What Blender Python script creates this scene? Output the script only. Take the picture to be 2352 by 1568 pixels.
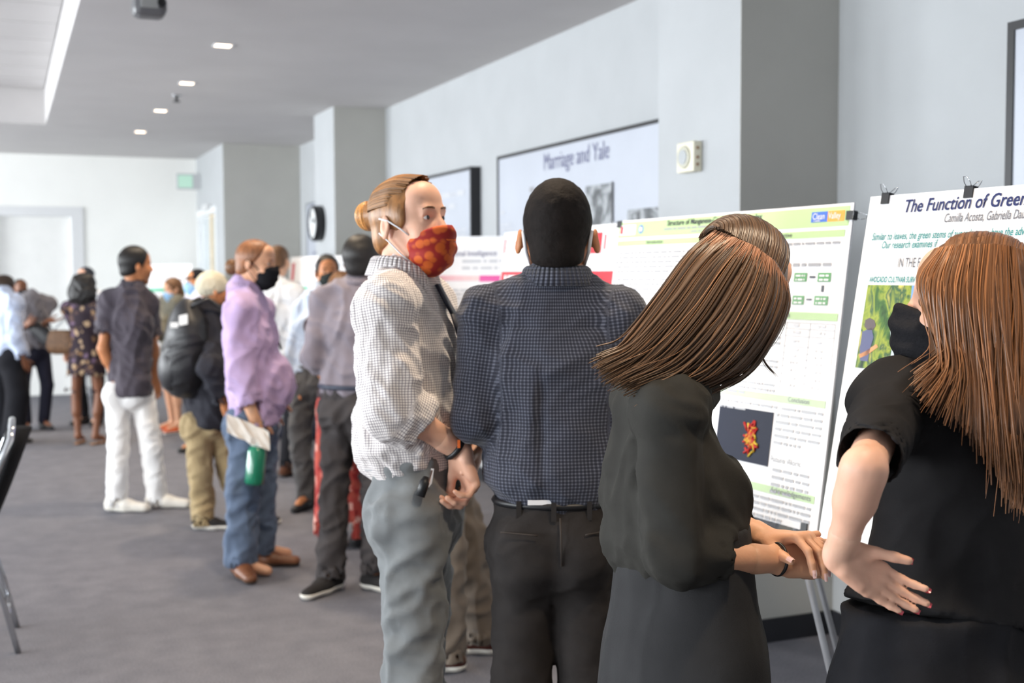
import bpy, math, random
import numpy as np
from mathutils import Vector, Matrix
for _o in list(bpy.data.objects): bpy.data.objects.remove(_o)
scene = bpy.context.scene
COL = scene.collection
rnd = random.Random(7)

# ------------------------------------------------------------------ camera
IMW, IMH, FPX, CAMH = 2352, 1568, 2750.0, 1.56
_yaw, _pit, _rol = [math.radians(v) for v in (22.93, -3.34, -0.24)]
_f = np.array([math.sin(_yaw)*math.cos(_pit), math.cos(_yaw)*math.cos(_pit), math.sin(_pit)])
_r0 = np.array([math.cos(_yaw), -math.sin(_yaw), 0.0]); _u0 = np.cross(_r0, _f)
CR = math.cos(_rol)*_r0 + math.sin(_rol)*_u0
CU = -math.sin(_rol)*_r0 + math.cos(_rol)*_u0
CF = _f
CAMP = np.array([0, 0, CAMH])
RG = np.array([math.cos(_yaw), -math.sin(_yaw), 0.0])      # ground right / ground forward of the view
FG = np.array([math.sin(_yaw), math.cos(_yaw), 0.0])
UP = np.array([0, 0, 1.0])
def P(x, y, d): return CAMP + d*(CF + (x-IMW/2)/FPX*CR - (y-IMH/2)/FPX*CU)
def on_floor(x, y, z=0.0):
    d = CF + (x-IMW/2)/FPX*CR - (y-IMH/2)/FPX*CU
    return CAMP + d*(z-CAMH)/d[2]
def on_x(x, y, X):
    d = CF + (x-IMW/2)/FPX*CR - (y-IMH/2)/FPX*CU
    return CAMP + d*X/d[0]
def depth_of(p): return float((np.asarray(p)-CAMP) @ CF)
cam = bpy.data.cameras.new('camera'); camo = bpy.data.objects.new('camera', cam); COL.objects.link(camo)
camo.matrix_world = Matrix(((CR[0], CU[0], -CF[0], CAMP[0]), (CR[1], CU[1], -CF[1], CAMP[1]), (CR[2], CU[2], -CF[2], CAMP[2]), (0, 0, 0, 1)))
cam.sensor_width = 36.0; cam.lens = 36.0*FPX/IMW; cam.clip_start = .05
cam.dof.use_dof = True; cam.dof.focus_distance = 2.3; cam.dof.aperture_fstop = 3.7
scene.camera = camo

# ------------------------------------------------------------------ world, daylight, exposure
scene.view_settings.view_transform = 'Standard'; scene.view_settings.look = 'None'
scene.view_settings.gamma = 1.0; scene.view_settings.use_curve_mapping = False
scene.view_settings.exposure = 0.25
scene.cycles.use_denoising = True
scene.cycles.max_bounces = 6; scene.cycles.diffuse_bounces = 4; scene.cycles.adaptive_threshold = .02; scene.cycles.sample_clamp_indirect = 6
w = bpy.data.worlds.new('sky'); scene.world = w; w.use_nodes = True
nt = w.node_tree; bg = nt.nodes['Background']
bg.inputs[0].default_value = (.86, .93, 1.0, 1); bg.inputs[1].default_value = 4.0      # bright overcast sky
def area_light(name, loc, target, sx, sy, power, col):
    l = bpy.data.lights.new(name, 'AREA'); l.shape = 'RECTANGLE'; l.size = sx; l.size_y = sy; l.energy = power; l.color = col
    o = bpy.data.objects.new(name, l); COL.objects.link(o); o.location = loc
    o.rotation_euler = (Vector(target)-Vector(loc)).to_track_quat('-Z', 'Y').to_euler(); return o
# daylight entering through the windows of the left wall (one lamp behind every window) and the far glazed door
WIN = [(-0.6, 1.8), (2.6, 5.0), (5.8, 8.2), (9.0, 11.4), (12.2, 14.6)]
WINP = [230, 270, 205, 230, 470]
for (y0, y1), wp in zip(WIN, WINP):
    area_light('window_daylight', (-6.45, (y0+y1)/2, 1.75), (0, (y0+y1)/2, 1.65), y1-y0, 1.9, wp, (.93, .97, 1.0))

# ------------------------------------------------------------------ helpers
def link(o, parent=None):
    COL.objects.link(o)
    if parent is not None: o.parent = parent
    return o
def setp(o, label=None, cat=None, group=None, kind=None):
    if label: o['label'] = label
    if cat: o['category'] = cat
    if group: o['group'] = group
    if kind: o['kind'] = kind
    return o
def empty(name, loc, label, cat, group=None):
    o = bpy.data.objects.new(name, None); o.empty_display_size = .1; COL.objects.link(o); o.location = [float(v) for v in loc]
    return setp(o, label, cat, group)
def child(o, parent):
    """parent a world-space object under an empty that sits at a location only"""
    o.parent = parent
    o.matrix_parent_inverse = Matrix.Translation(-parent.location) if parent.parent is None else Matrix.Identity(4)
    return o
class MB:
    """collects simple shapes in world space, then links them as one mesh object"""
    def __init__(s): s.v = []; s.f = []; s.sm = []
    def quad(s, a, b, c, d, smooth=False):
        n = len(s.v); s.v += [tuple(map(float, q)) for q in (a, b, c, d)]; s.f.append((n, n+1, n+2, n+3)); s.sm.append(smooth); return s
    def obox(s, o, a, b, c):
        """box with corner o and edge vectors a, b, c"""
        o, a, b, c = [np.asarray(q, float) for q in (o, a, b, c)]
        if np.dot(np.cross(a, b), c) < 0: a, b = b, a
        n = len(s.v)
        s.v += [tuple(q) for q in (o, o+a, o+a+b, o+b, o+c, o+a+c, o+a+b+c, o+b+c)]
        for q in ((3, 2, 1, 0), (4, 5, 6, 7), (0, 1, 5, 4), (1, 2, 6, 5), (2, 3, 7, 6), (3, 0, 4, 7)):
            s.f.append(tuple(n+i for i in q)); s.sm.append(False)
        return s
    def box(s, x0, x1, y0, y1, z0, z1): return s.obox((x0, y0, z0), (x1-x0, 0, 0), (0, y1-y0, 0), (0, 0, z1-z0))
    def tube(s, pts, rad, n=10, closed=False, caps=True):
        pts = [np.asarray(p, float) for p in pts]; m = len(pts)
        rads = rad if hasattr(rad, '__len__') else [rad]*m
        base = len(s.v); prev = None
        for i, p in enumerate(pts):
            if closed: t = pts[(i+1) % m]-pts[i-1]
            else: t = pts[min(i+1, m-1)]-pts[max(i-1, 0)]
            t = t/(np.linalg.norm(t)+1e-12)
            if prev is None:
                a = np.cross(t, UP if abs(t[2]) < .9 else np.array([1., 0, 0]))
            else: a = prev-t*np.dot(prev, t)
            a = a/(np.linalg.norm(a)+1e-12); prev = a; b = np.cross(t, a)
            for k in range(n):
                q = 2*math.pi*k/n; s.v.append(tuple(p+rads[i]*(math.cos(q)*a+math.sin(q)*b)))
        for i in range(m if closed else m-1):
            j = (i+1) % m
            for k in range(n):
                k2 = (k+1) % n
                s.f.append((base+i*n+k, base+i*n+k2, base+j*n+k2, base+j*n+k)); s.sm.append(True)
        if caps and not closed:
            s.f.append(tuple(base+k for k in range(n))[::-1]); s.sm.append(False)
            s.f.append(tuple(base+(m-1)*n+k for k in range(n))); s.sm.append(False)
        return s
    def lathe(s, o, axis, prof, n=20):
        """prof: list of (radius, height along axis)"""
        o = np.asarray(o, float); ax = np.asarray(axis, float); ax = ax/np.linalg.norm(ax)
        a = np.cross(ax, UP if abs(ax[2]) < .9 else np.array([1., 0, 0])); a /= np.linalg.norm(a); b = np.cross(ax, a)
        base = len(s.v)
        for r, h in prof:
            for k in range(n):
                q = 2*math.pi*k/n; s.v.append(tuple(o+ax*h+max(r, 1e-5)*(math.cos(q)*a+math.sin(q)*b)))
        for i in range(len(prof)-1):
            for k in range(n):
                k2 = (k+1) % n
                s.f.append((base+i*n+k, base+i*n+k2, base+(i+1)*n+k2, base+(i+1)*n+k)); s.sm.append(True)
        s.f.append(tuple(base+k for k in range(n))[::-1]); s.sm.append(False)
        s.f.append(tuple(base+(len(prof)-1)*n+k for k in range(n))); s.sm.append(False)
        return s
    def build(s, name, mat, parent=None, bevel=0):
        me = bpy.data.meshes.new(name); me.from_pydata(s.v, [], s.f); me.polygons.foreach_set('use_smooth', s.sm)
        me.materials.append(mat); me.update()
        o = bpy.data.objects.new(name, me); COL.objects.link(o)
        if parent is not None: put(o, parent)
        if bevel:
            b = o.modifiers.new('bevel', 'BEVEL'); b.width = bevel; b.segments = 2; b.limit_method = 'ANGLE'
        return o
def world_loc(o):
    v = Vector((0, 0, 0))
    while o is not None: v += o.location; o = o.parent
    return v
def put(o, parent):
    """child keeps its world-space mesh coordinates (parents are only ever translated)"""
    o.parent = parent; wl = world_loc(parent)
    if o.type == 'MESH' and wl.length > 0: o.data.transform(Matrix.Translation(-wl))
    return o
def root_mesh(o, loc):
    """give a world-space mesh object an origin of its own"""
    o.data.transform(Matrix.Translation(-Vector([float(v) for v in loc]))); o.location = [float(v) for v in loc]; return o

# ------------------------------------------------------------------ materials
MATS = {}
def lin(c): return tuple(((v/255)/12.92 if v/255 <= .04045 else ((v/255+.055)/1.055)**2.4) for v in c)
def M(name, rgb, rough=.6, metal=0, var=0, vscale=8, bump=0, bscale=60, spec=.5, emit=0, sheen=0, trans=0, island=0, aniso=0, coat=0, sss=0, stretch=None, detail=3):
    """principled material; rgb is sRGB 0-255"""
    if name in MATS: return MATS[name]
    m = bpy.data.materials.new(name); m.use_nodes = True; MATS[name] = m
    n = m.node_tree.nodes; L = m.node_tree.links; b = n['Principled BSDF']
    c = lin(rgb); b.inputs['Base Color'].default_value = (*c, 1); b.inputs['Roughness'].default_value = rough
    b.inputs['Metallic'].default_value = metal; b.inputs['Specular IOR Level'].default_value = spec
    if emit: b.inputs['Emission Color'].default_value = (*c, 1); b.inputs['Emission Strength'].default_value = emit
    if sheen: b.inputs['Sheen Weight'].default_value = sheen
    if trans: b.inputs['Transmission Weight'].default_value = trans
    if aniso: b.inputs['Anisotropic'].default_value = aniso
    if coat: b.inputs['Coat Weight'].default_value = coat; b.inputs['Coat Roughness'].default_value = .08
    if sss:
        b.inputs['Subsurface Weight'].default_value = sss; b.inputs['Subsurface Radius'].default_value = (1, .35, .2); b.inputs['Subsurface Scale'].default_value = .008
    tc = n.new('ShaderNodeTexCoord'); src = tc.outputs['Object']
    if stretch:
        mp = n.new('ShaderNodeMapping'); mp.inputs['Scale'].default_value = stretch; L.new(src, mp.inputs['Vector']); src = mp.outputs[0]
    if var or island:
        if island:
            g = n.new('ShaderNodeNewGeometry'); fac = g.outputs['Random Per Island']
        else:
            t = n.new('ShaderNodeTexNoise'); t.inputs['Scale'].default_value = vscale; t.inputs['Detail'].default_value = detail
            L.new(src, t.inputs['Vector']); fac = t.outputs['Fac']
        cr = n.new('ShaderNodeValToRGB'); a = island or var
        e = cr.color_ramp.elements
        e[0].position = .0 if island else .3; e[1].position = 1.0 if island else .7
        e[0].color = (*[max(0, v*(1-a)) for v in c], 1); e[1].color = (*[min(1, v*(1+a)) for v in c], 1)
        L.new(fac, cr.inputs[0]); L.new(cr.outputs[0], b.inputs['Base Color'])
    if bump:
        t2 = n.new('ShaderNodeTexNoise'); t2.inputs['Scale'].default_value = bscale; t2.inputs['Detail'].default_value = 4; L.new(src, t2.inputs['Vector'])
        bp = n.new('ShaderNodeBump'); bp.inputs['Strength'].default_value = bump; bp.inputs['Distance'].default_value = .01
        L.new(t2.outputs['Fac'], bp.inputs['Height']); L.new(bp.outputs[0], b.inputs['Normal'])
    return m
WALLM = M('painted_wall', (177, 180, 182), .75, var=.03, vscale=3, bump=.06, bscale=180)
ACCENT = M('grey_accent_paint', (180, 179, 173), .75, var=.03, vscale=3, bump=.06, bscale=180)
CEILM = M('ceiling_paint', (198, 195, 194), .85, var=.03, vscale=2, bump=.05, bscale=150)
FARM = M('far_wall_paint', (240, 240, 236), .8, var=.02, vscale=2)
BASEM = M('baseboard_rubber', (34, 35, 40), .5, var=.1)
BLACKM = M('black_frame', (24, 25, 28), .45, var=.1)
WHITEM = M('white_trim', (230, 232, 233), .5, var=.03)
CHROME = M('chrome', (205, 208, 212), .12, metal=1)
ALUM = M('brushed_aluminium', (190, 192, 196), .4, metal=.25, var=.05, vscale=30)
RUBBER = M('dark_rubber', (38, 38, 40), .7)
PAPER = M('glossy_poster_paper', (243, 243, 245), .16, spec=.3, coat=.06)
BOARDP = M('wall_board_print', (184, 189, 199), .35, var=.03, vscale=3)

def carpet():
    m = bpy.data.materials.new('carpet'); m.use_nodes = True; n = m.node_tree.nodes; L = m.node_tree.links; b = n['Principled BSDF']
    tc = n.new('ShaderNodeTexCoord')
    t1 = n.new('ShaderNodeTexNoise'); t1.inputs['Scale'].default_value = 7; t1.inputs['Detail'].default_value = 6
    t2 = n.new('ShaderNodeTexNoise'); t2.inputs['Scale'].default_value = 140; t2.inputs['Detail'].default_value = 2
    for t in (t1, t2): L.new(tc.outputs['Object'], t.inputs['Vector'])
    mx = n.new('ShaderNodeMix'); mx.data_type = 'FLOAT'; mx.inputs[0].default_value = .7; L.new(t1.outputs['Fac'], mx.inputs[2]); L.new(t2.outputs['Fac'], mx.inputs[3])
    cr = n.new('ShaderNodeValToRGB'); cr.color_ramp.elements[0].position = .35; cr.color_ramp.elements[1].position = .68
    cr.color_ramp.elements[0].color = (*lin((96, 96, 103)), 1); cr.color_ramp.elements[1].color = (*lin((132, 131, 136)), 1)
    L.new(mx.outputs[0], cr.inputs[0]); L.new(cr.outputs[0], b.inputs['Base Color']); b.inputs['Roughness'].default_value = .95; b.inputs['Specular IOR Level'].default_value = .2
    bp = n.new('ShaderNodeBump'); bp.inputs['Strength'].default_value = .5; bp.inputs['Distance'].default_value = .006; L.new(t2.outputs['Fac'], bp.inputs['Height']); L.new(bp.outputs[0], b.inputs['Normal'])
    return m
CARPET = carpet()
# ------------------------------------------------------------------ room shell
XW, XC, XJ, XL = 3.25, 2.765, 2.357, -6.2       # right wall, column fronts, far jog, left wall
YB, YF, YA = -3.0, 16.2, 16.85                 # wall behind the camera, far wall, alcove wall
ZC, ZR = 3.05, 3.40                             # ceiling, recessed ceiling
YR, XR = 12.95, 0.42                            # far and right edge of the ceiling recess
def struct(name, mb, mat, bevel=0):
    o = mb.build(name, mat, bevel=bevel); o['kind'] = 'structure'; return o
FLOOR = struct('floor', MB().box(XL-.2, XW+.3, YB-.2, YA+.3, -.1, 0), CARPET)
ceil = struct('ceiling', MB().box(XR, XW+.2, YB-.2, YR, ZC, ZC+.5).box(XL-.2, XW+.2, YR, YA+.3, ZC, ZC+.5).box(XL-.2, XR, YB-.2, YR, ZR+.02, ZR+.5), CEILM)
for i in range(11):                              # panels of the recess, seams between them
    y1 = YR-.02-i*.68; MB().box(-1.5, XR-.01, y1-.655, y1, ZR-.005, ZR+.02).build('ceiling_panel', CEILM, ceil)
struct('wall_right', MB().box(XW, XW+.25, YB, 14.1, 0, ZC), WALLM)
def column(y0, y1):
    c = struct('column', MB().box(XC, XW, y0+.004, y1, 0, ZC), WALLM)
    MB().box(XC, XW, y0, y0+.004, 0, ZC).build('grey_face', ACCENT, c)
column(4.148, 4.81); column(10.63, 11.37)
# far right jog with the glazed door opening
DY0, DY1, DZ = 14.62, 16.1, 2.36
struct('wall_jog', MB().box(XJ, XW+.25, 14.111, DY0, 0, ZC).box(XJ, XJ+.25, DY0, DY1, DZ, ZC).box(XJ, XJ+.25, DY1, YA+.2, 0, ZC), WALLM)
MB().box(XJ, XW, 14.107, 14.111, 0, ZC).build('grey_face', ACCENT, bpy.data.objects['wall_jog'])
DX0, DX1, DH = -.24, .86, 2.33                   # door opening in the far wall
struct('wall_far', MB().box(XL, DX0, YF, YF+.2, 0, ZC).box(DX0, DX1, YF, YF+.2, DH, ZC).box(DX0-.3, DX1+.3, YF+.2, YF+.25, 0, ZC).box(DX1, XJ+.25, YF, YF+.2, 0, ZC), FARM)
struct('ground', MB().box(XJ+.3, 40, -20, 60, -.15, -.12), M('outdoor_concrete', (205, 203, 198), .9, var=.06, vscale=1))
# left wall with windows
mb = MB().box(XL-.2, XL, YB, YA, 0, .75).box(XL-.2, XL, YB, YA, 2.75, ZR+.3)
ys = [YB]+[v for a in WIN for v in a]+[YA]
for a, b in zip(ys[0::2], ys[1::2]): mb.box(XL-.2, XL, a, b, .75, 2.75)
struct('wall_left', mb, WALLM)
struct('wall_back', MB().box(XL, XW, YB-.2, YB, 0, ZR+.3), WALLM)
GLASS = M('window_glass', (245, 250, 250), .02, trans=1, spec=.5)
for i, (a, b) in enumerate(WIN):
    fr = struct('window_%d' % (i+2), MB().box(XL-.12, XL+.02, a, a+.06, .75, 2.75).box(XL-.12, XL+.02, b-.06, b, .75, 2.75).box(XL-.12, XL+.02, a+.06, b-.06, .75, .81).box(XL-.12, XL+.02, a+.06, b-.06, 2.69, 2.75), WHITEM)
    MB().box(XL-.1, XL-.02, (a+b)/2-.025, (a+b)/2+.025, .81, 2.69).build('mullion', WHITEM, fr)
    MB().box(XL-.1, XL-.02, a+.06, b-.06, 1.72, 1.77).build('transom', WHITEM, fr)
# baseboards
BB = .1
struct('baseboard_right', MB().box(XW-.012, XW, YB, 4.148, 0, BB).box(XC-.012, XW, 4.136, 4.148, 0, BB).box(XC-.012, XC, 4.148, 4.82, 0, BB).box(XC, XW, 4.81, 4.822, 0, BB).box(XW-.012, XW, 4.822, 10.62, 0, BB).box(XC-.012, XW, 10.618, 10.63, 0, BB).box(XC-.012, XC, 10.63, 11.38, 0, BB).box(XW-.012, XW, 11.38, 14.1, 0, BB).box(XJ-.012, XW, 14.095, 14.107, 0, BB).box(XJ-.012, XJ, 14.107, DY0, 0, BB), BASEM)
GREYB = M('grey_baseboard', (150, 152, 156), .5)
struct('baseboard_far', MB().box(XL, DX0-.09, YF-.012, YF, 0, BB).box(DX1+.09, XJ, YF-.012, YF, 0, BB), GREYB)
# door in the far wall
DOORM = M('door_paint', (232, 232, 229), .55, var=.02)
d1 = struct('door_1', MB().box(DX0+.06, DX1-.06, YF+.1, YF+.145, .01, DH-.05), DOORM)
MB().box(DX0-.08, DX0+.06, YF-.02, YF+.16, 0, DH+.07).box(DX1-.06, DX1+.08, YF-.02, YF+.16, 0, DH+.07).box(DX0+.06, DX1-.06, YF-.02, YF+.16, DH-.05, DH+.07).build('door_frame', M('door_frame_paint', (216, 217, 218), .5), d1)
MB().tube([(DX0+.14, YF+.1, 1.02), (DX0+.14, YF+.04, 1.02), (DX0+.26, YF+.04, 1.02)], .011).build('door_handle', CHROME, d1)
# glazed door in the jog
WOODT = M('pale_wood_frame', (226, 205, 170), .5, var=.08, vscale=12)
d2 = struct('door_2', MB().box(XJ-.015, XJ+.2, DY0, DY0+.07, 0, DZ).box(XJ-.015, XJ+.2, DY1-.07, DY1, 0, DZ).box(XJ-.015, XJ+.2, DY0+.07, DY1-.07, DZ-.07, DZ), WHITEM)
MB().box(XJ+.04, XJ+.09, 15.32, 15.4, 0, DZ-.07).build('mullion', WOODT, d2)
for a, b in ((DY0+.08, 15.31), (15.41, DY1-.08)):
    p = MB().box(XJ+.05, XJ+.058, a, b, .12, DZ-.1).build('pane', GLASS, d2)
    MB().box(XJ+.04, XJ+.09, a, b, .0, .12).build('bottom_rail', WOODT, d2)
MB().tube([(XJ+.03, 15.45, 1.0), (XJ-.03, 15.45, 1.0), (XJ-.03, 15.45, 1.25), (XJ+.03, 15.45, 1.25)], .012).build('pull_handle', BLACKM, d2)
MB().box(XJ-.06, XJ, 15.0, 15.4, DZ-.03, DZ+.04).build('door_closer', M('closer_grey', (205, 206, 206), .5), d2)

# ------------------------------------------------------------------ ceiling fittings
WARM = (1.0, .80, .58)
LAMP = M('warm_lamp_glow', (255, 226, 196), .5, emit=5)
LIGHTY = [1.37, 3.05, 4.73, 6.41, 8.06, 9.75, 11.47, 13.25]
names = ['recessed square downlight directly over the group in the foreground', 'recessed square downlight above the checked-shirt man', 'recessed square downlight just before the pillars begin', 'recessed square downlight at the top edge of the photo', 'recessed square downlight second from the top edge, right of the projector', 'recessed square downlight middle one of the row beside the sprinkler', 'recessed square downlight second from the far end of the row', 'recessed square downlight farthest away, smallest of the row']
for y, nm in zip(LIGHTY, names):
    x = 1.36; e = empty('ceiling_downlight', (x, y, ZC), nm, 'downlight', 'downlights in a row along the ceiling')
    MB().box(x-.06, x+.06, y-.06, y-.05, ZC-.006, ZC).box(x-.06, x+.06, y+.05, y+.06, ZC-.006, ZC).box(x-.06, x-.05, y-.05, y+.05, ZC-.006, ZC).box(x+.05, x+.06, y-.05, y+.05, ZC-.006, ZC).build('trim_ring', WHITEM, e)
    MB().box(x-.049, x+.049, y-.049, y+.049, ZC-.004, ZC-.002).build('lens', LAMP, e)
    l = bpy.data.lights.new('downlight_beam', 'SPOT'); l.energy = 105; l.color = WARM; l.spot_size = math.radians(95); l.spot_blend = .6; l.shadow_soft_size = .07
    o = bpy.data.objects.new('downlight_beam', l); COL.objects.link(o); o.parent = e; o.location = (0, 0, -.03)
e = empty('sprinkler_head', (1.37, 10.44, ZC), 'small dark fire sprinkler head on the ceiling among the downlights', 'sprinkler')
MB().lathe((1.37, 10.44, ZC), (0, 0, -1), [(.04, 0), (.04, .006), (.02, .012)], 14).build('escutcheon', CHROME, e)
MB().tube([(1.37, 10.44, ZC-.01), (1.37, 10.44, ZC-.05)], .012).lathe((1.37, 10.44, ZC-.05), (0, 0, -1), [(.012, 0), (.035, .004), (.03, .008)], 12).build('deflector', RUBBER, e)
# ceiling projector
px, py, _ = on_floor(342, 12, 2.95)
PROJ = M('projector_shell', (92, 92, 95), .45, var=.08); PROJL = M('projector_panel', (140, 141, 140), .5)
e = empty('ceiling_projector', (px, py, ZC), 'small grey projector hanging from the ceiling at the top left', 'projector')
MB().lathe((px, py, ZC), (0, 0, -1), [(.05, 0), (.05, .01), (.035, .016)], 18).build('mount_plate', PROJ, e)
MB().tube([(px-.05, py, ZC), (px-.05, py, ZC-.06)], .012).build('pole', BLACKM, e)
MB().box(px-.085, px+.085, py-.08, py+.08, ZC-.165, ZC-.05).build('housing', PROJ, e, bevel=.035)
MB().box(px-.05, px+.04, py-.084, py-.07, ZC-.13, ZC-.03).build('front_panel', PROJL, e, bevel=.005)
MB().lathe((px+.055, py-.08, ZC-.1), (0, -1, 0), [(.022, 0), (.022, .012), (.016, .013), (.016, .003)], 18).build('lens_barrel', BLACKM, e)
# exit sign on the jog wall
EXG = M('exit_green', (186, 222, 202), .4, emit=.12)
e = empty('exit_sign', (XJ, 15.86, 2.73), 'green lit exit sign sticking out over the far glazed door', 'sign')
MB().box(XJ-.3, XJ, 15.84, 15.88, 2.63, 2.83).build('housing', M('sign_grey', (188, 190, 192), .4), e, bevel=.006)
MB().box(XJ-.28, XJ-.1, 15.836, 15.84, 2.65, 2.81).build('face', EXG, e)
# ------------------------------------------------------------------ printed boards: a flat frame with origin (top left), u right, v down, n towards the reader
def unit(a): a = np.asarray(a, float); return a/np.linalg.norm(a)
class Sheet:
    def __init__(s, o, u, v):
        s.o = np.asarray(o, float); s.u = unit(u); s.v = unit(v); s.n = unit(np.cross(s.v, s.u))
    def at(s, a, b, h=0.0): return s.o+a*s.u+b*s.v+h*s.n
    def uv(s, px, py):
        d = CF + (px-IMW/2)/FPX*CR - (py-IMH/2)/FPX*CU
        t = np.dot(s.o-CAMP, s.n)/np.dot(d, s.n); q = CAMP+t*d-s.o
        return float(q @ s.u), float(q @ s.v)
    def rect(s, mb, a0, b0, a1, b1, h=.0012):
        return mb.quad(s.at(a0, b0, h), s.at(a0, b1, h), s.at(a1, b1, h), s.at(a1, b0, h))
    def slab(s, mb, a0, b0, a1, b1, h0, h1): return mb.obox(s.at(a0, b0, h0), (a1-a0)*s.u, (b1-b0)*s.v, (h1-h0)*s.n)
    def rpart(s, name, mat, parent, a0, b0, a1, b1, h=.0012): return s.rect(MB(), a0, b0, a1, b1, h).build(name, mat, parent)
    def text(s, body, size, a, b, mat, parent, name='lettering', align='LEFT', shear=0, bold=0, sx=1.0, h=.0024, fit=None):
        c = bpy.data.curves.new('t', 'FONT'); c.body = body; c.size = size; c.align_x = align; c.shear = shear; c.offset = bold; c.resolution_u = 3
        t = bpy.data.objects.new('t', c); COL.objects.link(t)
        bpy.context.view_layer.update()
        me = bpy.data.meshes.new_from_object(t.evaluated_get(bpy.context.evaluated_depsgraph_get()))
        bpy.data.objects.remove(t); bpy.data.curves.remove(c)
        if fit:
            xs = [v.co.x for v in me.vertices]; sx = fit/(max(xs)-min(xs))
        p = s.at(a, b, h)
        me.transform(Matrix(((s.u[0]*sx, -s.v[0], s.n[0], p[0]), (s.u[1]*sx, -s.v[1], s.n[1], p[1]), (s.u[2]*sx, -s.v[2], s.n[2], p[2]), (0, 0, 0, 1))))
        me.materials.clear(); me.materials.append(mat); me.name = name
        o = bpy.data.objects.new(name, me); COL.objects.link(o); put(o, parent); o['kind'] = 'stuff'; return o
    def lines(s, mat, parent, a0, b0, a1, n, lh, name='text_block', xh=.42, indent=0, last=.6, h=.002):
        """body copy far too small to read: rows of word-sized strokes"""
        mb = MB()
        for i in range(n):
            x = a0+(indent if i == 0 else 0); end = a1 if i < n-1 else a0+(a1-a0)*last
            while x < end:
                wl = lh*rnd.choice((.5, .9, 1.3, 1.8, 2.4, 3.0)); e = min(x+wl, end)
                if e-x > lh*.25: s.rect(mb, x, b0+i*lh, e, b0+i*lh+lh*xh, h)
                x = e+lh*.38
        o = mb.build(name, mat, parent); o['kind'] = 'stuff'; return o
INK = M('print_ink_grey', (150, 150, 154), .3); INKD = M('print_ink_dark', (44, 46, 56), .25); INKL = M('print_ink_pale', (196, 198, 203), .3)
INKM = M('print_ink_mid', (104, 104, 110), .3)
NAVYI = M('print_ink_navy', (38, 46, 92), .22); TEALI = M('print_ink_teal', (42, 132, 132), .25)
GREENP = M('print_pale_green', (178, 208, 150), .25, spec=.3); GREEND = M('print_mid_green', (82, 150, 84), .25)
REDI = M('print_red', (200, 34, 52), .25); BLUEI = M('print_blue', (62, 106, 196), .25); ORANGEI = M('print_orange', (248, 158, 58), .25)
PINKI = M('print_magenta', (218, 60, 150), .25); PINKL = M('print_pale_pink', (238, 190, 200), .25)
SLATE = M('print_slate', (104, 106, 140), .4); SEAGREEN = M('print_sea_green', (90, 190, 150), .3); BROWNI = M('print_brown', (120, 100, 84), .4)
def photo_mat(name, cols, scale, detail=5, stretch=(1, 1, 1)):
    m = bpy.data.materials.new(name); m.use_nodes = True; n = m.node_tree.nodes; L = m.node_tree.links; b = n['Principled BSDF']; b.inputs['Roughness'].default_value = .25
    tc = n.new('ShaderNodeTexCoord'); mp = n.new('ShaderNodeMapping'); mp.inputs['Scale'].default_value = stretch; t = n.new('ShaderNodeTexNoise'); t.inputs['Scale'].default_value = scale; t.inputs['Detail'].default_value = detail; t.inputs['Distortion'].default_value = .8
    L.new(tc.outputs['Object'], mp.inputs['Vector']); L.new(mp.outputs[0], t.inputs['Vector']); cr = n.new('ShaderNodeValToRGB'); L.new(t.outputs['Fac'], cr.inputs[0]); L.new(cr.outputs[0], b.inputs['Base Color'])
    e = cr.color_ramp.elements
    while len(e) < len(cols): e.new(.5)
    for i, c in enumerate(cols): e[i].position = .3+.4*i/(len(cols)-1); e[i].color = (*lin(c), 1)
    return m
GREYPH = photo_mat('old_photo_print', [(40, 42, 46), (96, 100, 104), (170, 174, 178), (70, 72, 76)], 9)
FOLIAGE = photo_mat('orchard_photo_print', [(24, 50, 26), (64, 104, 44), (150, 164, 60), (40, 84, 60), (196, 190, 90)], 26, stretch=(1, 1, .5))
PROTEIN = photo_mat('protein_print', [(200, 40, 30), (220, 60, 40), (240, 214, 60)], 40)

# ------------------------------------------------------------------ framed history boards on the right wall
XBF = XW-.08
def wall_sheet(px, py): return Sheet(on_x(px, py, XBF), (0, -1, 0), (0, 0, -1))
def wall_board(label, sh, w_, h_, fw=.022, framem=BLACKM):
    e = empty('framed_board', sh.at(w_/2, h_, -.08), label, 'wall board', 'framed history boards on the long wall')
    sh.slab(MB(), fw, fw, w_-fw, h_-fw, -.08, -.006).build('panel', BOARDP, e)
    mb = MB(); sh.slab(mb, 0, 0, w_, fw, -.08, 0); sh.slab(mb, 0, h_-fw, w_, h_, -.08, 0); sh.slab(mb, 0, fw, fw, h_-fw, -.08, 0); sh.slab(mb, w_-fw, fw, w_, h_-fw, -.08, 0)
    mb.build('frame', framem, e); return e
sh = wall_sheet(1141, 360)
wb = wall_board('black-framed white history board headed Marriage, between the two front pillars', sh, 2.55, 1.25)
a, b = sh.uv(1247, 387); a2, b2 = sh.uv(1396, 362)
sh.text('Marriage and Yale', .15, a, b+.012, SLATE, wb, 'title_lettering', fit=a2-a, h=-.003)
a, b = sh.uv(1345, 428); a2, b2 = sh.uv(1408, 508); sh.slab(MB(), a, b, a2-.02, b+.44, -.006, -.001).build('photograph', GREYPH, wb); sh.rpart('photo_edge', INKD, wb, a2-.02, b-.005, a2, b+.44, 0)
a, b = sh.uv(1441, 482); a2, _ = sh.uv(1512, 472); sh.slab(MB(), a, b, a2, b+.3, -.006, -.001).build('photograph', GREYPH, wb)
a, b = sh.uv(1149, 485); sh.lines(INKL, wb, a, b, a+.16, 1, .05, h=-.002); sh.lines(INKL, wb, a, b+.09, a+.2, 9, .03, h=-.003)
a, b = sh.uv(1215, 430); sh.lines(INK, wb, a, b, a+.12, 1, .08, h=-.003)
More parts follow.
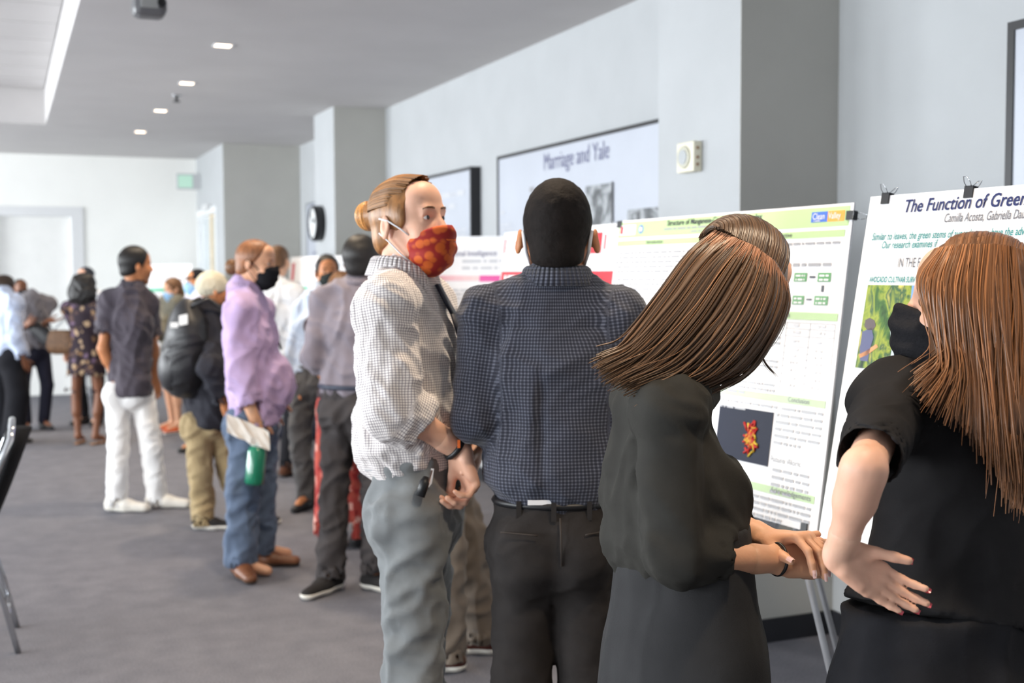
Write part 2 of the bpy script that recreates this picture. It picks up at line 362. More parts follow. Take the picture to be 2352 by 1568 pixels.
sh = wall_sheet(1081, 382); sh.o = sh.o+np.array([0, 1.75, 0])
wb = wall_board('black-framed white history board behind the masked man with the hair bun', sh, 1.75, 1.25)
sh.lines(INKL, wb, 1.1, .16, 1.6, 2, .09, h=-.003); sh.lines(INKL, wb, 1.15, .45, 1.65, 10, .035, h=-.003); sh.slab(MB(), .9, .5, 1.1, .8, -.006, -.001).build('photograph', GREYPH, wb)
sh = wall_sheet(2314, 52)
wb = wall_board('black-framed white board at the right edge, above the avocado poster', sh, 2.0, 1.25, fw=.03)
sh.lines(SLATE, wb, .5, .2, 1.5, 1, .12, h=-.003)
sh = wall_sheet(703, 470); sh.o[2] = 2.34
wb = wall_board('pale grey-framed history board far along the wall beside the round clock', sh, 1.9, 1.25, framem=M('grey_frame', (120, 124, 132), .5))
sh.lines(SLATE, wb, .3, .55, 1.6, 2, .06, h=-.003); sh.lines(INKL, wb, .2, .75, 1.6, 6, .04, h=-.003)
# clock on the second pillar
e = empty('wall_clock', (XC, 11.13, 2.02), 'round wall clock with a thick black rim on the farther pillar', 'clock')
MB().lathe((XC, 11.13, 2.02), (-1, 0, 0), [(.165, 0), (.168, .085), (.16, .095), (.15, .095), (.148, .08)], 40).build('rim', BLACKM, e)
MB().lathe((XC-.078, 11.13, 2.02), (-1, 0, 0), [(.15, 0), (.15, .004)], 40).build('dial', M('clock_dial', (232, 234, 234), .4), e)
for ang, ln, wd in ((60, .075, .008), (-30, .115, .005)):
    q = math.radians(ang); MB().tube([(XC-.085, 11.13, 2.02), (XC-.085, 11.13-ln*math.sin(q), 2.02+ln*math.cos(q))], wd, 6).build('clock_hand', BLACKM, e)
for k in range(12):
    q = k*math.pi/6; c, s_ = math.cos(q), math.sin(q)
    MB().tube([(XC-.083, 11.13+.12*s_, 2.02+.12*c), (XC-.083, 11.13+.138*s_, 2.02+.138*c)], .003, 5).build('hour_mark', BLACKM, e)
# thermostat on the first pillar
BEIGE = M('beige_plastic', (226, 221, 200), .45, var=.04)
e = empty('thermostat', (XC, 4.505, 2.05), 'beige wall thermostat with a round dial on the nearer pillar', 'thermostat')
MB().box(XC-.045, XC, 4.435, 4.575, 1.985, 2.115).build('case', BEIGE, e, bevel=.006)
MB().lathe((XC-.045, 4.51, 2.05), (-1, 0, 0), [(.05, 0), (.048, .006), (.036, .007)], 28).build('dial_ring', M('thermostat_ring', (196, 194, 176), .4), e)
MB().lathe((XC-.05, 4.51, 2.05), (-1, 0, 0), [(.033, 0), (.032, .006)], 24).build('dial', M('thermostat_dial', (170, 174, 176), .3), e)
for z in (2.015, 2.045, 2.085): MB().box(XC-.03, XC-.02, 4.431, 4.437, z-.006, z+.006).build('vent_slot', M('vent_brown', (150, 116, 84), .6), e)

# ------------------------------------------------------------------ posters on easels
def poster(label, TL, TR, lean, h_=.914, th=.006, group='research posters on easels'):
    TL, TR = np.asarray(TL, float), np.asarray(TR, float); u = unit(TR-TL); side = unit(np.cross(u, UP))      # horizontal, away from the reader
    if np.dot(side, TL-CAMP) < 0: side = -side
    sh = Sheet(TL, u, unit(-UP-lean*side)); w_ = float(np.linalg.norm(TR-TL))
    e = empty('research_poster', sh.at(w_/2, h_, 0), label, 'poster', group)
    sh.slab(MB(), 0, 0, w_, h_, -th, 0).build('foam_board', PAPER, e)
    sh.w, sh.h, sh.e = w_, h_, e; return sh
def easel(sh, label, legs, apex=(.5, .04), back=.55, dropz=.02):
    """tripod easel behind the sheet: two front legs in its plane, one back leg, a shelf the board stands on"""
    ap = sh.at(sh.w*apex[0], apex[1], -.04)
    e = empty('easel', (*[float(v) for v in sh.at(sh.w/2, sh.h, -.1)[:2]], 0), label, 'easel', 'folding easels under the posters')
    feet = []
    for (a, b) in legs:                        # a point (a, b) on the sheet plane that the leg passes through
        q = sh.at(a, b, -.03); d = unit(q-ap); ft = ap+d*(ap[2]-.0)/(-d[2]); feet.append(ft)
        lg = MB().tube([ap, ap+.45*(ft-ap), ap+.452*(ft-ap), ft+(0, 0, .03)], [.012, .012, .0095, .0095]).build('leg', ALUM, e)
        MB().tube([ft+(0, 0, .05), ft+(0, 0, .03), ft], [.012, .014, .015]).build('rubber_foot', RUBBER, lg)
    hz = unit(np.array([-sh.n[0], -sh.n[1], 0])); ft = ap+hz*back; ft[2] = 0
    lg = MB().tube([ap, ft+(0, 0, .03)], .0105).build('leg', ALUM, e)
    MB().tube([ft+(0, 0, .05), ft+(0, 0, .03), ft], [.012, .014, .015]).build('rubber_foot', RUBBER, lg)
    MB().tube([sh.at(.2, sh.h+.012, -.03), sh.at(sh.w-.2, sh.h+.012, -.03)], .009).build('shelf_bar', ALUM, e)
    for a in (.3, sh.w-.3): MB().tube([sh.at(a, sh.h+.012, -.03), sh.at(a, sh.h+.012, .015), sh.at(a, sh.h-.005, .02)], .006).build('shelf_peg', RUBBER, e)
    MB().box(*[v for k in range(3) for v in (ap[k]-.018, ap[k]+.018)]).build('top_joint', RUBBER, e, bevel=.008)
    return e
def clip(sh, a, b, label, ang=0, side='top', size=.025):
    """binder clip: black folded body plus two wire handles"""
    p = sh.at(a, b, 0); e = empty('binder_clip', p, label, 'clip', 'binder clips on the posters')
    d = {'top': -sh.v, 'right': sh.u, 'left': -sh.u, 'bottom': sh.v}[side]; t = np.cross(sh.n, d)
    o = p-t*size/2-d*size*.7
    MB().obox(o+sh.n*.001, t*size, d*size, sh.n*.004).obox(o-sh.n*.012, t*size, d*size, sh.n*.004).obox(o+d*size-sh.n*.012, t*size, d*.003, sh.n*.017).build('body', BLACKM, e)
    for s_ in (1, -1):
        q = p+d*size*.32+sh.n*(.004 if s_ > 0 else -.012); nn = unit(d+sh.n*.8*s_)
        MB().tube([q-t*.007, q-t*.009+nn*.012, q-t*.005+nn*.026, q+t*.005+nn*.026, q+t*.009+nn*.012, q+t*.007], .0011, 6).build('wire_handle', CHROME, e)
    return e
# --- the green poster in the middle
TL, TR = P(1422, 508, 4.36), P(1962, 465, 3.28)
G = poster('white research poster with pale green heading bands, on easel behind the long-haired woman', TL, TR, .133)
def R5(name, mat, x0, x1, yt, yb, h=.0012, sh=None):
    sh = sh or G; a1, b0 = sh.uv(x1, yt); _, b1 = sh.uv(x1, yb); a0, _ = sh.uv(x0, yt-30); return sh.rpart(name, mat, sh.e, a0, b0, a1, b1, h), (a0, b0, a1, b1)
def fitpx(sh, body, size, p0, x1, mat, name, **k):
    a, b = sh.uv(*p0); a1, _ = sh.uv(x1, p0[1]); return sh.text(body, size, a, b, mat, sh.e, name, fit=a1-a, **k)
def R4(name, mat, x0, y0, x1, y1, h=.0012, sh=None):
    sh = sh or G; a0, b0 = sh.uv(x0, y0); a1, b1 = sh.uv(x1, y1); return sh.rpart(name, mat, sh.e, a0, b0, a1, b1, h), (a0, b0, a1, b1)
a0 = .006; aR = G.w-.012
hb = .007; G.rpart('header_band', GREENP, G.e, a0, hb, aR, hb+.056)
_, b2 = G.uv(1422, 548); mid = G.w*.505
b2 = .073; bh = .02
G.rpart('section_band', GREENP, G.e, a0, b2, mid-.012, b2+bh); G.rpart('section_band', GREENP, G.e, mid+.012, b2, aR-.01, b2+bh)
G.text('Introduction', .02, .2, b2+.0155, INKD, G.e, 'heading'); G.text('Research Objective', .02, mid+.28, b2+.0155, INKD, G.e, 'heading', align='CENTER')
G.text('Structure of Manganese-Cox8 Protein Complex', .026, G.w*.47, hb+.022, INKD, G.e, 'title_lettering', align='CENTER', bold=.0006)
G.lines(INK, G.e, .3, hb+.03, .88, 1, .016, 'author_line'); G.lines(INK, G.e, .46, hb+.043, .7, 1, .014, 'author_line')
G.rpart('logo_panel', PAPER, G.e, .018, hb+.01, .12, hb+.046, .0018); G.rpart('logo', REDI, G.e, .022, hb+.014, .038, hb+.042, .0026); G.lines(INKL, G.e, 0.05, hb+.018, .112, 2, .013, h=.0026)
c = G.at(.155, hb+.028, .0015); MB().lathe(c, G.n, [(.015, 0), (.015, .0004)], 20).build('seal', BLUEI, G.e); MB().lathe(c+G.n*.0008, G.n, [(.009, 0), (.009, .0004)], 16).build('seal', PAPER, G.e)
q0 = G.uv(1876, 490); q1 = G.uv(1911, 509); q2 = G.uv(1948, 505)
lw = .068; la = aR-.018-2*lw; G.rpart('logo', BLUEI, G.e, la, hb+.012, la+lw, hb+.042, .002); G.rpart('logo', ORANGEI, G.e, la+lw, hb+.012, la+2*lw, hb+.042, .002)
G.text('Clean', .026, la+.006, hb+.034, PAPER, G.e, 'logo_text', sx=.85, h=.003); G.text('Valley', .026, la+lw+.004, hb+.034, PAPER, G.e, 'logo_text', sx=.8, h=.003)
G.lines(INKL, G.e, la+.012, hb+.037, la+.06, 1, .007, 'logo_text', h=.003)
# text columns
yy = b2+bh+.022
for n_, ind in ((5, .02), (6, .02), (4, .02)):
    G.lines(INK, G.e, .012, yy, mid-.03, n_, .0165, indent=ind); yy += n_*.0165+.012
G.rpart('section_band', GREENP, G.e, a0, yy+.01, mid-.012, yy+.01+bh); G.text('Methods', .02, .25, yy+.0255, INKD, G.e, 'heading')
yy += .07
for n_ in (5, 6): G.lines(INK, G.e, .012, yy, mid-.03, n_, .0165, indent=.02); yy += n_*.0165+.012
G.rpart('section_band', GREENP, G.e, a0, yy+.01, mid-.012, yy+.01+bh); yy += .065; G.lines(INK, G.e, .012, yy, mid-.03, 6, .0165)
G.lines(INK, G.e, mid+.02, b2+bh+.012, aR-.02, 1, .017, last=1); G.lines(INK, G.e, mid+.02, .165, aR-.05, 2, .022, last=.6)
for (x0, y0, x1, y1, t1, t2) in ((1826, 629, 1853, 649, 'Prep', 'Mix'), (1880, 629, 1908, 650, 'Grow', 'Cells'), (1822, 681, 1846, 702, 'Diffract', 'Crystal'), (1872, 682, 1901, 704, 'Cryo', 'Freeze')):
    _, (p0, p1, p2, p3) = R4('flow_box', GREEND, x0, y0, x1, y1, .0015); G.lines(PAPER, G.e, p0+.008, p1+.006, p2-.008, 2, (p3-p1)/2.2, h=.0026, last=1)
for (x0, y0, x1, y1) in ((1860, 636, 1873, 641), (1853, 688, 1865, 692), (1812, 690, 1817, 694)):
    R4('flow_arrow', INKD, x0, y0, x1, y1, .0016)
R4('flow_arrow', INKD, 1888, 658, 1892, 673, .0016)
_, q = R5('section_band', GREENP, 1690, 1926, 723, 741); G.text('Analysis', .02, q[0]+.2, q[3]-.006, INKD, G.e, 'heading')
t0, t1 = G.uv(1808, 742); t2, t3 = G.uv(1902, 907); mb = MB()
rows = [0, .09, .2, .36, .46, .55, .66, .78, .9, 1.0]
for r_ in rows: G.rect(mb, t0, t1+(t3-t1)*r_-.0008, t2, t1+(t3-t1)*r_+.0008, .0015)
for x_ in (t0, (t0+t2)/2, t2): G.rect(mb, x_-.0008, t1, x_+.0008, t3, .0015)
mb.build('table_rules', INK, G.e)
for r0, r1 in zip(rows[:-1], rows[1:]):
    ym = t1+(t3-t1)*(r0+r1)/2-.004
    for x_ in (t0, (t0+t2)/2): G.lines(INKL, G.e, x_+.03, ym, x_+(t2-t0)/2-.03, 1, .014, 'table_cell', last=.8)
a_, b_ = G.uv(1720, 770)
for k in range(3): G.lines(INK, G.e, mid+.02, b_+k*.07, t0-.02, 3, .016)
_, q = R5('section_band', GREENP, 1650, 1898, 924, 942); G.text('Conclusion', .02, q[2]-.11, q[3]-.006, INKD, G.e, 'heading', align='CENTER')
G.lines(INK, G.e, mid+.02, q[3]+.012, q[2]-.2, 2, .018)
_, q2 = R4('figure_panel', M('print_night_blue', (24, 30, 54), .4, spec=.1), 1655, 930, 1765, 1074, .0015)
cx_, cy_ = (q2[0]*.35+q2[2]*.65), (q2[1]+q2[3])/2
for k in range(80):
    an = rnd.uniform(0, 6.3); rr = rnd.uniform(0, .026); a_ = cx_+rr*math.cos(an); b_ = cy_+.01+1.7*rr*math.sin(an); da, db = rnd.uniform(-.02, .02), rnd.uniform(-.025, .025)
    p0, p1 = G.at(a_, b_, .003), G.at(a_+da, b_+db, .003); MB().tube([p0, p1], .0035, 5).build('protein_ribbon', M('ribbon_red', (206, 46, 42), .35) if k % 3 else M('ribbon_yellow', (236, 206, 60), .35), G.e)
al = max(q2[2]+.012, q[2]-.21)
G.lines(INK, G.e, al, q[3]+.012, q[2]-.005, 6, .02, indent=.02)
G.text('Future Work:', .024, al-.004, q[3]+.172, INKD, G.e, 'heading'); G.lines(INK, G.e, al+.01, q[3]+.19, q[2]-.03, 4, .021)
_, q = R5('section_band', GREENP, 1610, 1873, 1143, 1162); G.text('Acknowledgements', .022, q[2]-.1, q[3]-.006, INKD, G.e, 'heading', align='CENTER')
G.lines(INK, G.e, q[2]-.3, q[3]+.012, q[2]-.01, 4, .018, indent=.02)
easel(G, 'silver folding easel holding the green-banded poster', [(.12, 1.45), G.uv(1878, 1510)], apex=(.5, .06))
clip(G, G.w-.004, .035, 'black binder clip on the right edge of the green-banded poster', side='right'); clip(G, .006, .012, 'black binder clip at the top left corner of the green-banded poster', side='left')
clip(G, G.w-.05, G.h-.004, 'black binder clip at the bottom right corner of the green-banded poster', side='bottom')
# --- the avocado poster at the right edge
TL = P(2000, 452, 3.0); T2 = P(2352, 425, 2.585); u_ = T2-TL; u_[2] = 0; u_ = unit(u_)
A = poster('white avocado research poster with bold slanted title, behind the rightmost woman', TL, TL+1.22*u_, .185)
fitpx(A, 'The Function of Green', .044, (2075, 488), 2352, NAVYI, 'title_lettering', shear=.2, bold=.0007)
fitpx(A, 'Camilla Acosta, Gabriella Dau', .03, (2168, 511), 2352, INKM, 'author_line', bold=.0003, shear=.25)
fitpx(A, 'Similar to leaves, the green stems of avocado trees have the adv', .026, (2003, 552), 2352, TEALI, 'subtitle', shear=.22, bold=.0003)
fitpx(A, 'Our research examines if', .026, (2025, 571), 2152, TEALI, 'subtitle', shear=.22, bold=.0003)
fitpx(A, 'IN THE F', .033, (2062, 614), 2112, INKM, 'heading', bold=.0003)
fitpx(A, 'AVOCADO CULTIVAR SURV', .02, (1997, 648), 2104, TEALI, 'heading', bold=.0005, shear=.15)
_, q = R4('orchard_photo', FOLIAGE, 1994, 654, 2150, 862, .0012, A)
p0 = A.uv(2000, 730)
def blob(name, mat, pts, h=.002):
    mb = MB(); mb.v = [tuple(A.at(*A.uv(*p), h)) for p in pts]; mb.f = [tuple(range(len(pts)))[::-1]]; mb.sm = [False]; return mb.build(name, mat, A.e)
blob('printed_shirt', M('print_dusk_blue', (86, 92, 128), .3), [(1982, 762), (2003, 752), (2008, 775), (2000, 800), (1994, 830), (1977, 828), (1976, 800)])
blob('printed_hair', M('print_grey_brown', (92, 82, 84), .3), [(1989, 735), (1999, 730), (2010, 736), (2013, 748), (2006, 758), (1994, 758), (1987, 750)])
blob('printed_arm', M('print_skin', (214, 150, 100), .3), [(2014, 790), (2018, 797), (1992, 816), (1976, 822), (1974, 814), (1990, 806)])
blob('printed_shirt', M('print_pale_blue', (190, 204, 216), .3), [(2046, 758), (2070, 752), (2074, 800), (2068, 846), (2042, 846), (2050, 800)])
blob('printed_sky', M('print_sky_blue', (120, 160, 214), .3), [(2096, 656), (2150, 654), (2150, 700), (2092, 700)])
q = A.uv(1968, 862)
for k in range(3): A.lines(INK, A.e, q[0], q[1]+.012+k*.075, q[0]+.45, 3, .022)
q = A.uv(1950, 958); A.lines(TEALI, A.e, q[0], q[1], q[0]+.3, 1, .03); A.rpart('plant_photo', FOLIAGE, A.e, q[0], q[1]+.045, q[0]+.4, q[1]+.2)
A.lines(INK, A.e, .5, .55, 1.15, 12, .022)
easel(A, 'silver folding easel holding the avocado poster', [(.16, 1.3), (1.08, 1.3)])
q = A.uv(2036, 452); clip(A, q[0], .004, 'black binder clip on the top left of the avocado poster')
q = A.uv(2227, 440); clip(A, q[0], .004, 'black binder clip on the top edge over the title of the avocado poster')
# --- the red-headed poster behind the navy-shirt man
TL, TR = P(1160, 545, 5.75), P(1424, 508, 4.62); TL[2] = TR[2] = 1.745
S3 = poster('white research poster with red heading boxes behind the navy-shirted man', TL, TR, .12)
q = S3.uv(1355, 545); q2 = S3.uv(1387, 518); S3.rpart('title_band', REDI, S3.e, .32, .03, q2[0], .115); S3.text('Improving Collision', .05, .62, .09, PAPER, S3.e, 'title_lettering', align='CENTER')
S3.rpart('logo', REDI, S3.e, .012, .03, .03, .1); S3.lines(INKL, S3.e, .05, .04, .22, 2, .03); S3.rpart('logo', REDI, S3.e, q2[0]+.02, .04, q2[0]+.035, .1); S3.lines(INKL, S3.e, q2[0]+.05, .05, S3.w-.02, 2, .025)
for k in range(3):
    a_ = .01+k*(S3.w-.01)/3; a2 = a_+(S3.w-.03)/3; S3.rpart('heading_box', REDI, S3.e, a_, .185, a2, .245); S3.lines(PAPER, S3.e, a_+.05, .205, a2-.06, 1, .05, 'heading', h=.0025)
    yy = .27
    for n_ in (3, 5, 4, 6, 5): S3.lines(INKL if k == 1 else INK, S3.e, a_+.015, yy, a2-.02, n_, .021); yy += n_*.021+.03
easel(S3, 'silver folding easel holding the red-headed poster, its legs beside the navy-shirted man', [S3.uv(1112, 1240), S3.uv(1290, 1470)])
# --- the pink-striped poster further back
TL, TR = P(945, 552, 6.25), P(1156, 548, 6.05); TL[2] = TR[2] = 1.74
S4 = poster('white research poster with a fading magenta stripe behind the checked-shirt man', TL, TL+unit((TR-TL)*(1, 1, 0))*.95, .12)
S4.text('Measuring Emotional Intelligence', .04, S4.uv(1142, 575)[0], .1, SLATE, S4.e, 'title_lettering', align='RIGHT', sx=.9)
S4.lines(INKL, S4.e, .3, .12, S4.w-.12, 2, .035)
aM = S4.uv(1103, 606)[0]; aE = S4.uv(1152, 606)[0]
for k in range(8):
    f_ = k/7; S4.rpart('stripe', M('print_stripe_%d' % k, (int(236-8*f_), int(160+40*f_), int(176+24*f_)), .25), S4.e, .02+k*(aM-.02)/8, .2, .02+(k+1)*(aM-.02)/8, .228)
S4.rpart('stripe', PINKI, S4.e, aM, .2, aE, .232); S4.rpart('stripe', PINKL, S4.e, aE, .2, S4.w-.02, .228)
for k in range(2):
    yy = .27
    for n_ in (6, 8, 7): S4.lines(INKL, S4.e, .03+k*S4.w/2, yy, (k+1)*S4.w/2-.03, n_, .022); yy += n_*.022+.03
easel(S4, 'silver folding easel behind the checked-shirt man', [(.1, 1.3), (S4.w-.1, 1.3)])
# --- posters at the back of the room
def far_poster(label, TLp, dL, TRp, dR, stripe, logo, esl, w_=None, lp=.1):
    TL, TR = P(*TLp, dL), P(*TRp, dR); TL[2] = TR[2] = max(TL[2], TR[2])
    s = poster(label, TL, TR, .1)
    s.text('Research Report', .07, s.w*.3, .11, INKL, s.e, 'title_lettering', sx=.8) if False else s.lines(INKL, s.e, s.w*.3, .06, s.w*.9, 2, .055)
    if logo: s.rpart('logo', logo, s.e, .05, .05, .12, .2)
    if stripe: s.rpart('section_band', stripe, s.e, .02, .245, s.w*.5-.03, .285); s.rpart('section_band', stripe, s.e, s.w*.5, .245, s.w-.04, .285)
    for k in range(2):
        yy = .32
        for n_ in (5, 6, 5): s.lines(INKL, s.e, .03+k*s.w/2, yy, (k+1)*s.w/2-.03, n_, .03); yy += n_*.03+.02
    easel(s, esl, [(.12, 1.2), (s.w-.12, 1.2)]); return s
far_poster('white poster with red logo and green stripe behind the dark-haired masked man', (668, 592), 10.3, (800, 586), 9.2, SEAGREEN, REDI, 'silver folding easel behind the man in the light blue shirt')
far_poster('white poster seen edge-on behind the purple-shirted man', (562, 588), 10.6, (656, 590), 9.95, SEAGREEN, None, 'silver folding easel behind the purple-shirted man')
far_poster('white poster with green stripe at the far end behind the olive-jacket woman', (345, 615), 12.7, (440, 607), 12.2, SEAGREEN, None, 'silver folding easel behind the olive-jacket woman')

# ------------------------------------------------------------------ banquet chair at the left edge (faces left, its back to the right)
UPH = M('black_upholstery', (20, 20, 23), .85, var=.15, vscale=40, bump=.2, bscale=300, spec=.2)
CH = empty('banquet_chair', (-.25, 5.45, 0), 'black padded banquet chair with chrome frame at the left edge', 'chair')
for y in (5.26, 5.65):
    MB().tube([(.012, y, .0), (-.045, y, .25), (-.1, y, .44), (-.13, y, .47)], .0125).build('leg', CHROME, CH)
    MB().tube([(-.55, y, .0), (-.52, y, .25), (-.5, y, .44)], .0125).build('leg', CHROME, CH)
arc = [(x_-.05, y_, z_) for x_, y_, z_ in [(-.12, 5.26, .46), (-.06, 5.262, .62), (.02, 5.265, .8), (.055, 5.28, .88), (.062, 5.33, .925), (.064, 5.455, .945), (.062, 5.58, .925), (.055, 5.63, .88), (.02, 5.645, .8), (-.06, 5.648, .62), (-.12, 5.65, .46)]]
MB().tube(arc, .0135, 12).build('back_frame', CHROME, CH)
mb = MB()
NB = 10
for i in range(NB+1):
    t = i/NB; z = .52+.39*t; x = -.1+.155*t**.9; hw = .175 if t < .8 else .175*math.sqrt(max(.05, 1-((t-.8)/.22)**2))
    for k in range(13):
        a = math.pi*2*k/12; mb.v.append((x+.05*math.sin(a)-.012, 5.455+hw*math.cos(a), z))
for i in range(NB):
    for k in range(12): mb.f.append((i*13+k, i*13+k+1, (i+1)*13+k+1, (i+1)*13+k)); mb.sm.append(True)
mb.f.append(tuple(range(12))[::-1]); mb.f.append(tuple(NB*13+k for k in range(12))); mb.sm += [False, True]
mb.build('backrest', UPH, CH)
MB().box(-.56, -.12, 5.25, 5.66, .43, .5).build('seat', UPH, CH, bevel=.025)
MB().tube([(-.02, 5.26, .15), (-.02, 5.65, .15)], .008).build('stretcher', CHROME, CH)
# ------------------------------------------------------------------ implicit-surface modelling: blended cones and ellipsoids meshed as one closed skin
def smin(a, b, k): h = np.clip(.5+.5*(b-a)/k, 0, 1); return b*(1-h)+a*h-k*h*(1-h)
def smax(a, b, k): return -smin(-a, -b, k)
def V3(*a): return np.array(a, float)
class SDF:
    def __init__(s): s.ops = []
    def cone(s, a, b, ra, rb=None, k=.02, flat=None, cut=None, mode='+'):
        """tapered capsule; flat=(n, f): scaled by f along n; cut: bit 1 flat end at a, bit 2 flat end at b"""
        s.ops.append(('cone', np.asarray(a, float), np.asarray(b, float), float(ra), float(ra if rb is None else rb), k, flat, cut or 0, mode)); return s
    def chain(s, pts, rads, k=.02, flat=None):
        for i in range(len(pts)-1): s.cone(pts[i], pts[i+1], rads[i], rads[i+1], k, flat)
        return s
    def ell(s, c, ax, rad, k=.02, mode='+'):
        s.ops.append(('ell', np.asarray(c, float), [np.asarray(v, float) for v in ax], np.asarray(rad, float), k, mode)); return s
    def half(s, p, n, k=.004, near=None):
        """cuts away the side the vector n points to; near=(centre, radius) limits it"""
        s.ops.append(('half', np.asarray(p, float), unit(n), k, near)); return s
    def bounds(s):
        lo, hi = np.full(3, 1e9), np.full(3, -1e9)
        for o in s.ops:
            if o[-1] != '+' or o[0] == 'half': continue
            if o[0] == 'cone':
                r = max(o[3], o[4]); pts = (o[1], o[2])
            else: r = o[3].max(); pts = (o[1],)
            for p in pts: lo = np.minimum(lo, p-r); hi = np.maximum(hi, p+r)
        return lo, hi
    def field(s, X, Y, Z, F, org, vox):
        n = F.shape
        for o in s.ops:
            if o[0] == 'half':
                _, p, nn, k, near = o
                if near is None: sl = (slice(None),)*3
                else: sl = s.win(near[0]-near[1], near[0]+near[1], org, vox, n)
                d = (X[sl[0]]-p[0])[:, None, None]*nn[0]+(Y[sl[1]]-p[1])[None, :, None]*nn[1]+(Z[sl[2]]-p[2])[None, None, :]*nn[2]
                F[sl] = smax(F[sl], d.astype(np.float32), k); continue
            if o[0] == 'cone':
                _, a, b, ra, rb, k, flat, cut, mode = o; r = max(ra, rb); lo, hi = np.minimum(a, b)-r, np.maximum(a, b)+r
            else:
                _, c, ax, rad, k, mode = o; r = rad.max(); lo, hi = c-r, c+r
            pad = k+2.5*vox; sl = s.win(lo-pad, hi+pad, org, vox, n)
            if any(q.start >= q.stop for q in sl): continue
            x, y, z = X[sl[0]][:, None, None], Y[sl[1]][None, :, None], Z[sl[2]][None, None, :]
            if o[0] == 'cone':
                qx, qy, qz = x-a[0], y-a[1], z-a[2]; ab = b-a; sc = 1
                if flat is not None:
                    nn, f_ = flat; g = 1/f_-1; m = (qx*nn[0]+qy*nn[1]+qz*nn[2])*g
                    qx, qy, qz = qx+m*nn[0], qy+m*nn[1], qz+m*nn[2]; ab = ab+nn*np.dot(ab, nn)*g; sc = .5+.5*min(f_, 1)
                L2 = max(float(ab @ ab), 1e-12); t0 = (qx*ab[0]+qy*ab[1]+qz*ab[2])/L2; t = np.clip(t0, 0, 1)
                d = (np.sqrt((qx-t*ab[0])**2+(qy-t*ab[1])**2+(qz-t*ab[2])**2)-(ra+(rb-ra)*t))*sc
                if cut:
                    L = math.sqrt(L2)
                    if cut & 1: d = np.maximum(d, -t0*L)
                    if cut & 2: d = np.maximum(d, (t0-1)*L)
            else:
                q = [((x-c[0])*v[0]+(y-c[1])*v[1]+(z-c[2])*v[2])/rr for v, rr in zip(ax, rad)]
                l1 = np.sqrt(q[0]**2+q[1]**2+q[2]**2); q2 = [q[i]/rad[i] for i in range(3)]; l2 = np.sqrt(q2[0]**2+q2[1]**2+q2[2]**2)
                d = l1*(l1-1)/np.maximum(l2, 1e-9)
            d = d.astype(np.float32)
            F[sl] = smin(F[sl], d, k) if mode == '+' else smax(F[sl], -d, k)
        return F
    @staticmethod
    def win(lo, hi, org, vox, n):
        return tuple(slice(max(0, int(math.floor((lo[i]-org[i])/vox))), min(n[i], int(math.ceil((hi[i]-org[i])/vox))+1)) for i in range(3))
    def mesh(s, vox=.008, smooth=1):
        lo, hi = s.bounds(); lo = lo-3*vox; hi = hi+3*vox
        n = np.ceil((hi-lo)/vox).astype(int)+1
        X, Y, Z = [(lo[i]+vox*np.arange(n[i])).astype(np.float32) for i in range(3)]
        F = s.field(X, Y, Z, np.full(n, .5, np.float32), lo, vox)
        I = F < 0
        I[0] = I[-1] = False; I[:, 0] = I[:, -1] = False; I[:, :, 0] = I[:, :, -1] = False
        F = np.where(I, np.minimum(F, -1e-6), np.maximum(F, 1e-6))
        cs = [(i, j, k) for i in (0, 1) for j in (0, 1) for k in (0, 1)]
        nn = n-1; cnt = np.zeros(nn, np.int8)
        for i, j, k in cs: cnt += I[i:i+nn[0], j:j+nn[1], k:k+nn[2]]
        act = (cnt > 0) & (cnt < 8); idx = np.argwhere(act); ids = np.full(nn, -1, np.int32); ids[act] = np.arange(len(idx))
        acc = np.zeros((len(idx), 3)); num = np.zeros(len(idx))
        val = {c: F[idx[:, 0]+c[0], idx[:, 1]+c[1], idx[:, 2]+c[2]] for c in cs}
        for c in cs:
            for ax in range(3):
                if c[ax]: continue
                e = list(c); e[ax] = 1; e = tuple(e); a, b = val[c], val[e]; m = (a < 0) != (b < 0)
                t = np.where(m, a/np.where(m, a-b, 1), 0); p = np.tile(np.array(c, float), (len(idx), 1)); p[:, ax] = t
                acc += p*m[:, None]; num += m
        V = lo+vox*(idx+acc/num[:, None]); Q = []
        for ax in range(3):
            b, c = (ax+1) % 3, (ax+2) % 3
            s0 = [slice(1, -1)]*3; s0[ax] = slice(0, -1); s1 = list(s0); s1[ax] = slice(1, None)
            A, B = I[tuple(s0)], I[tuple(s1)]; ed = np.argwhere(A != B); fl = A[tuple(ed.T)]
            off = np.ones(3, int); off[ax] = 0; e = ed+off
            def cell(db, dc): q = e.copy(); q[:, b] -= db; q[:, c] -= dc; return ids[tuple(q.T)]
            q = np.stack([cell(1, 1), cell(0, 1), cell(0, 0), cell(1, 0)], 1); q[~fl] = q[~fl][:, ::-1]; Q.append(q)
        Q = np.concatenate(Q); Q = Q[(Q >= 0).all(1)]
        for _ in range(smooth): V = lap(V, Q, .5)
        return V, Q
def lap(V, Q, f):
    e = np.concatenate([Q[:, [0, 1]], Q[:, [1, 2]], Q[:, [2, 3]], Q[:, [3, 0]]]); n = len(V)
    c = np.bincount(e[:, 0], minlength=n)+np.bincount(e[:, 1], minlength=n); out = np.zeros_like(V)
    for k in range(3): out[:, k] = (np.bincount(e[:, 0], V[e[:, 1], k], n)+np.bincount(e[:, 1], V[e[:, 0], k], n))/np.maximum(c, 1)
    return V+f*(out-V)
def normals(V, Q):
    fn = np.cross(V[Q[:, 2]]-V[Q[:, 0]], V[Q[:, 3]]-V[Q[:, 1]]); N = np.zeros_like(V)
    for k in range(4):
        for j in range(3): N[:, j] += np.bincount(Q[:, k], fn[:, j], len(V))
    return N/np.maximum(np.linalg.norm(N, axis=1), 1e-12)[:, None]
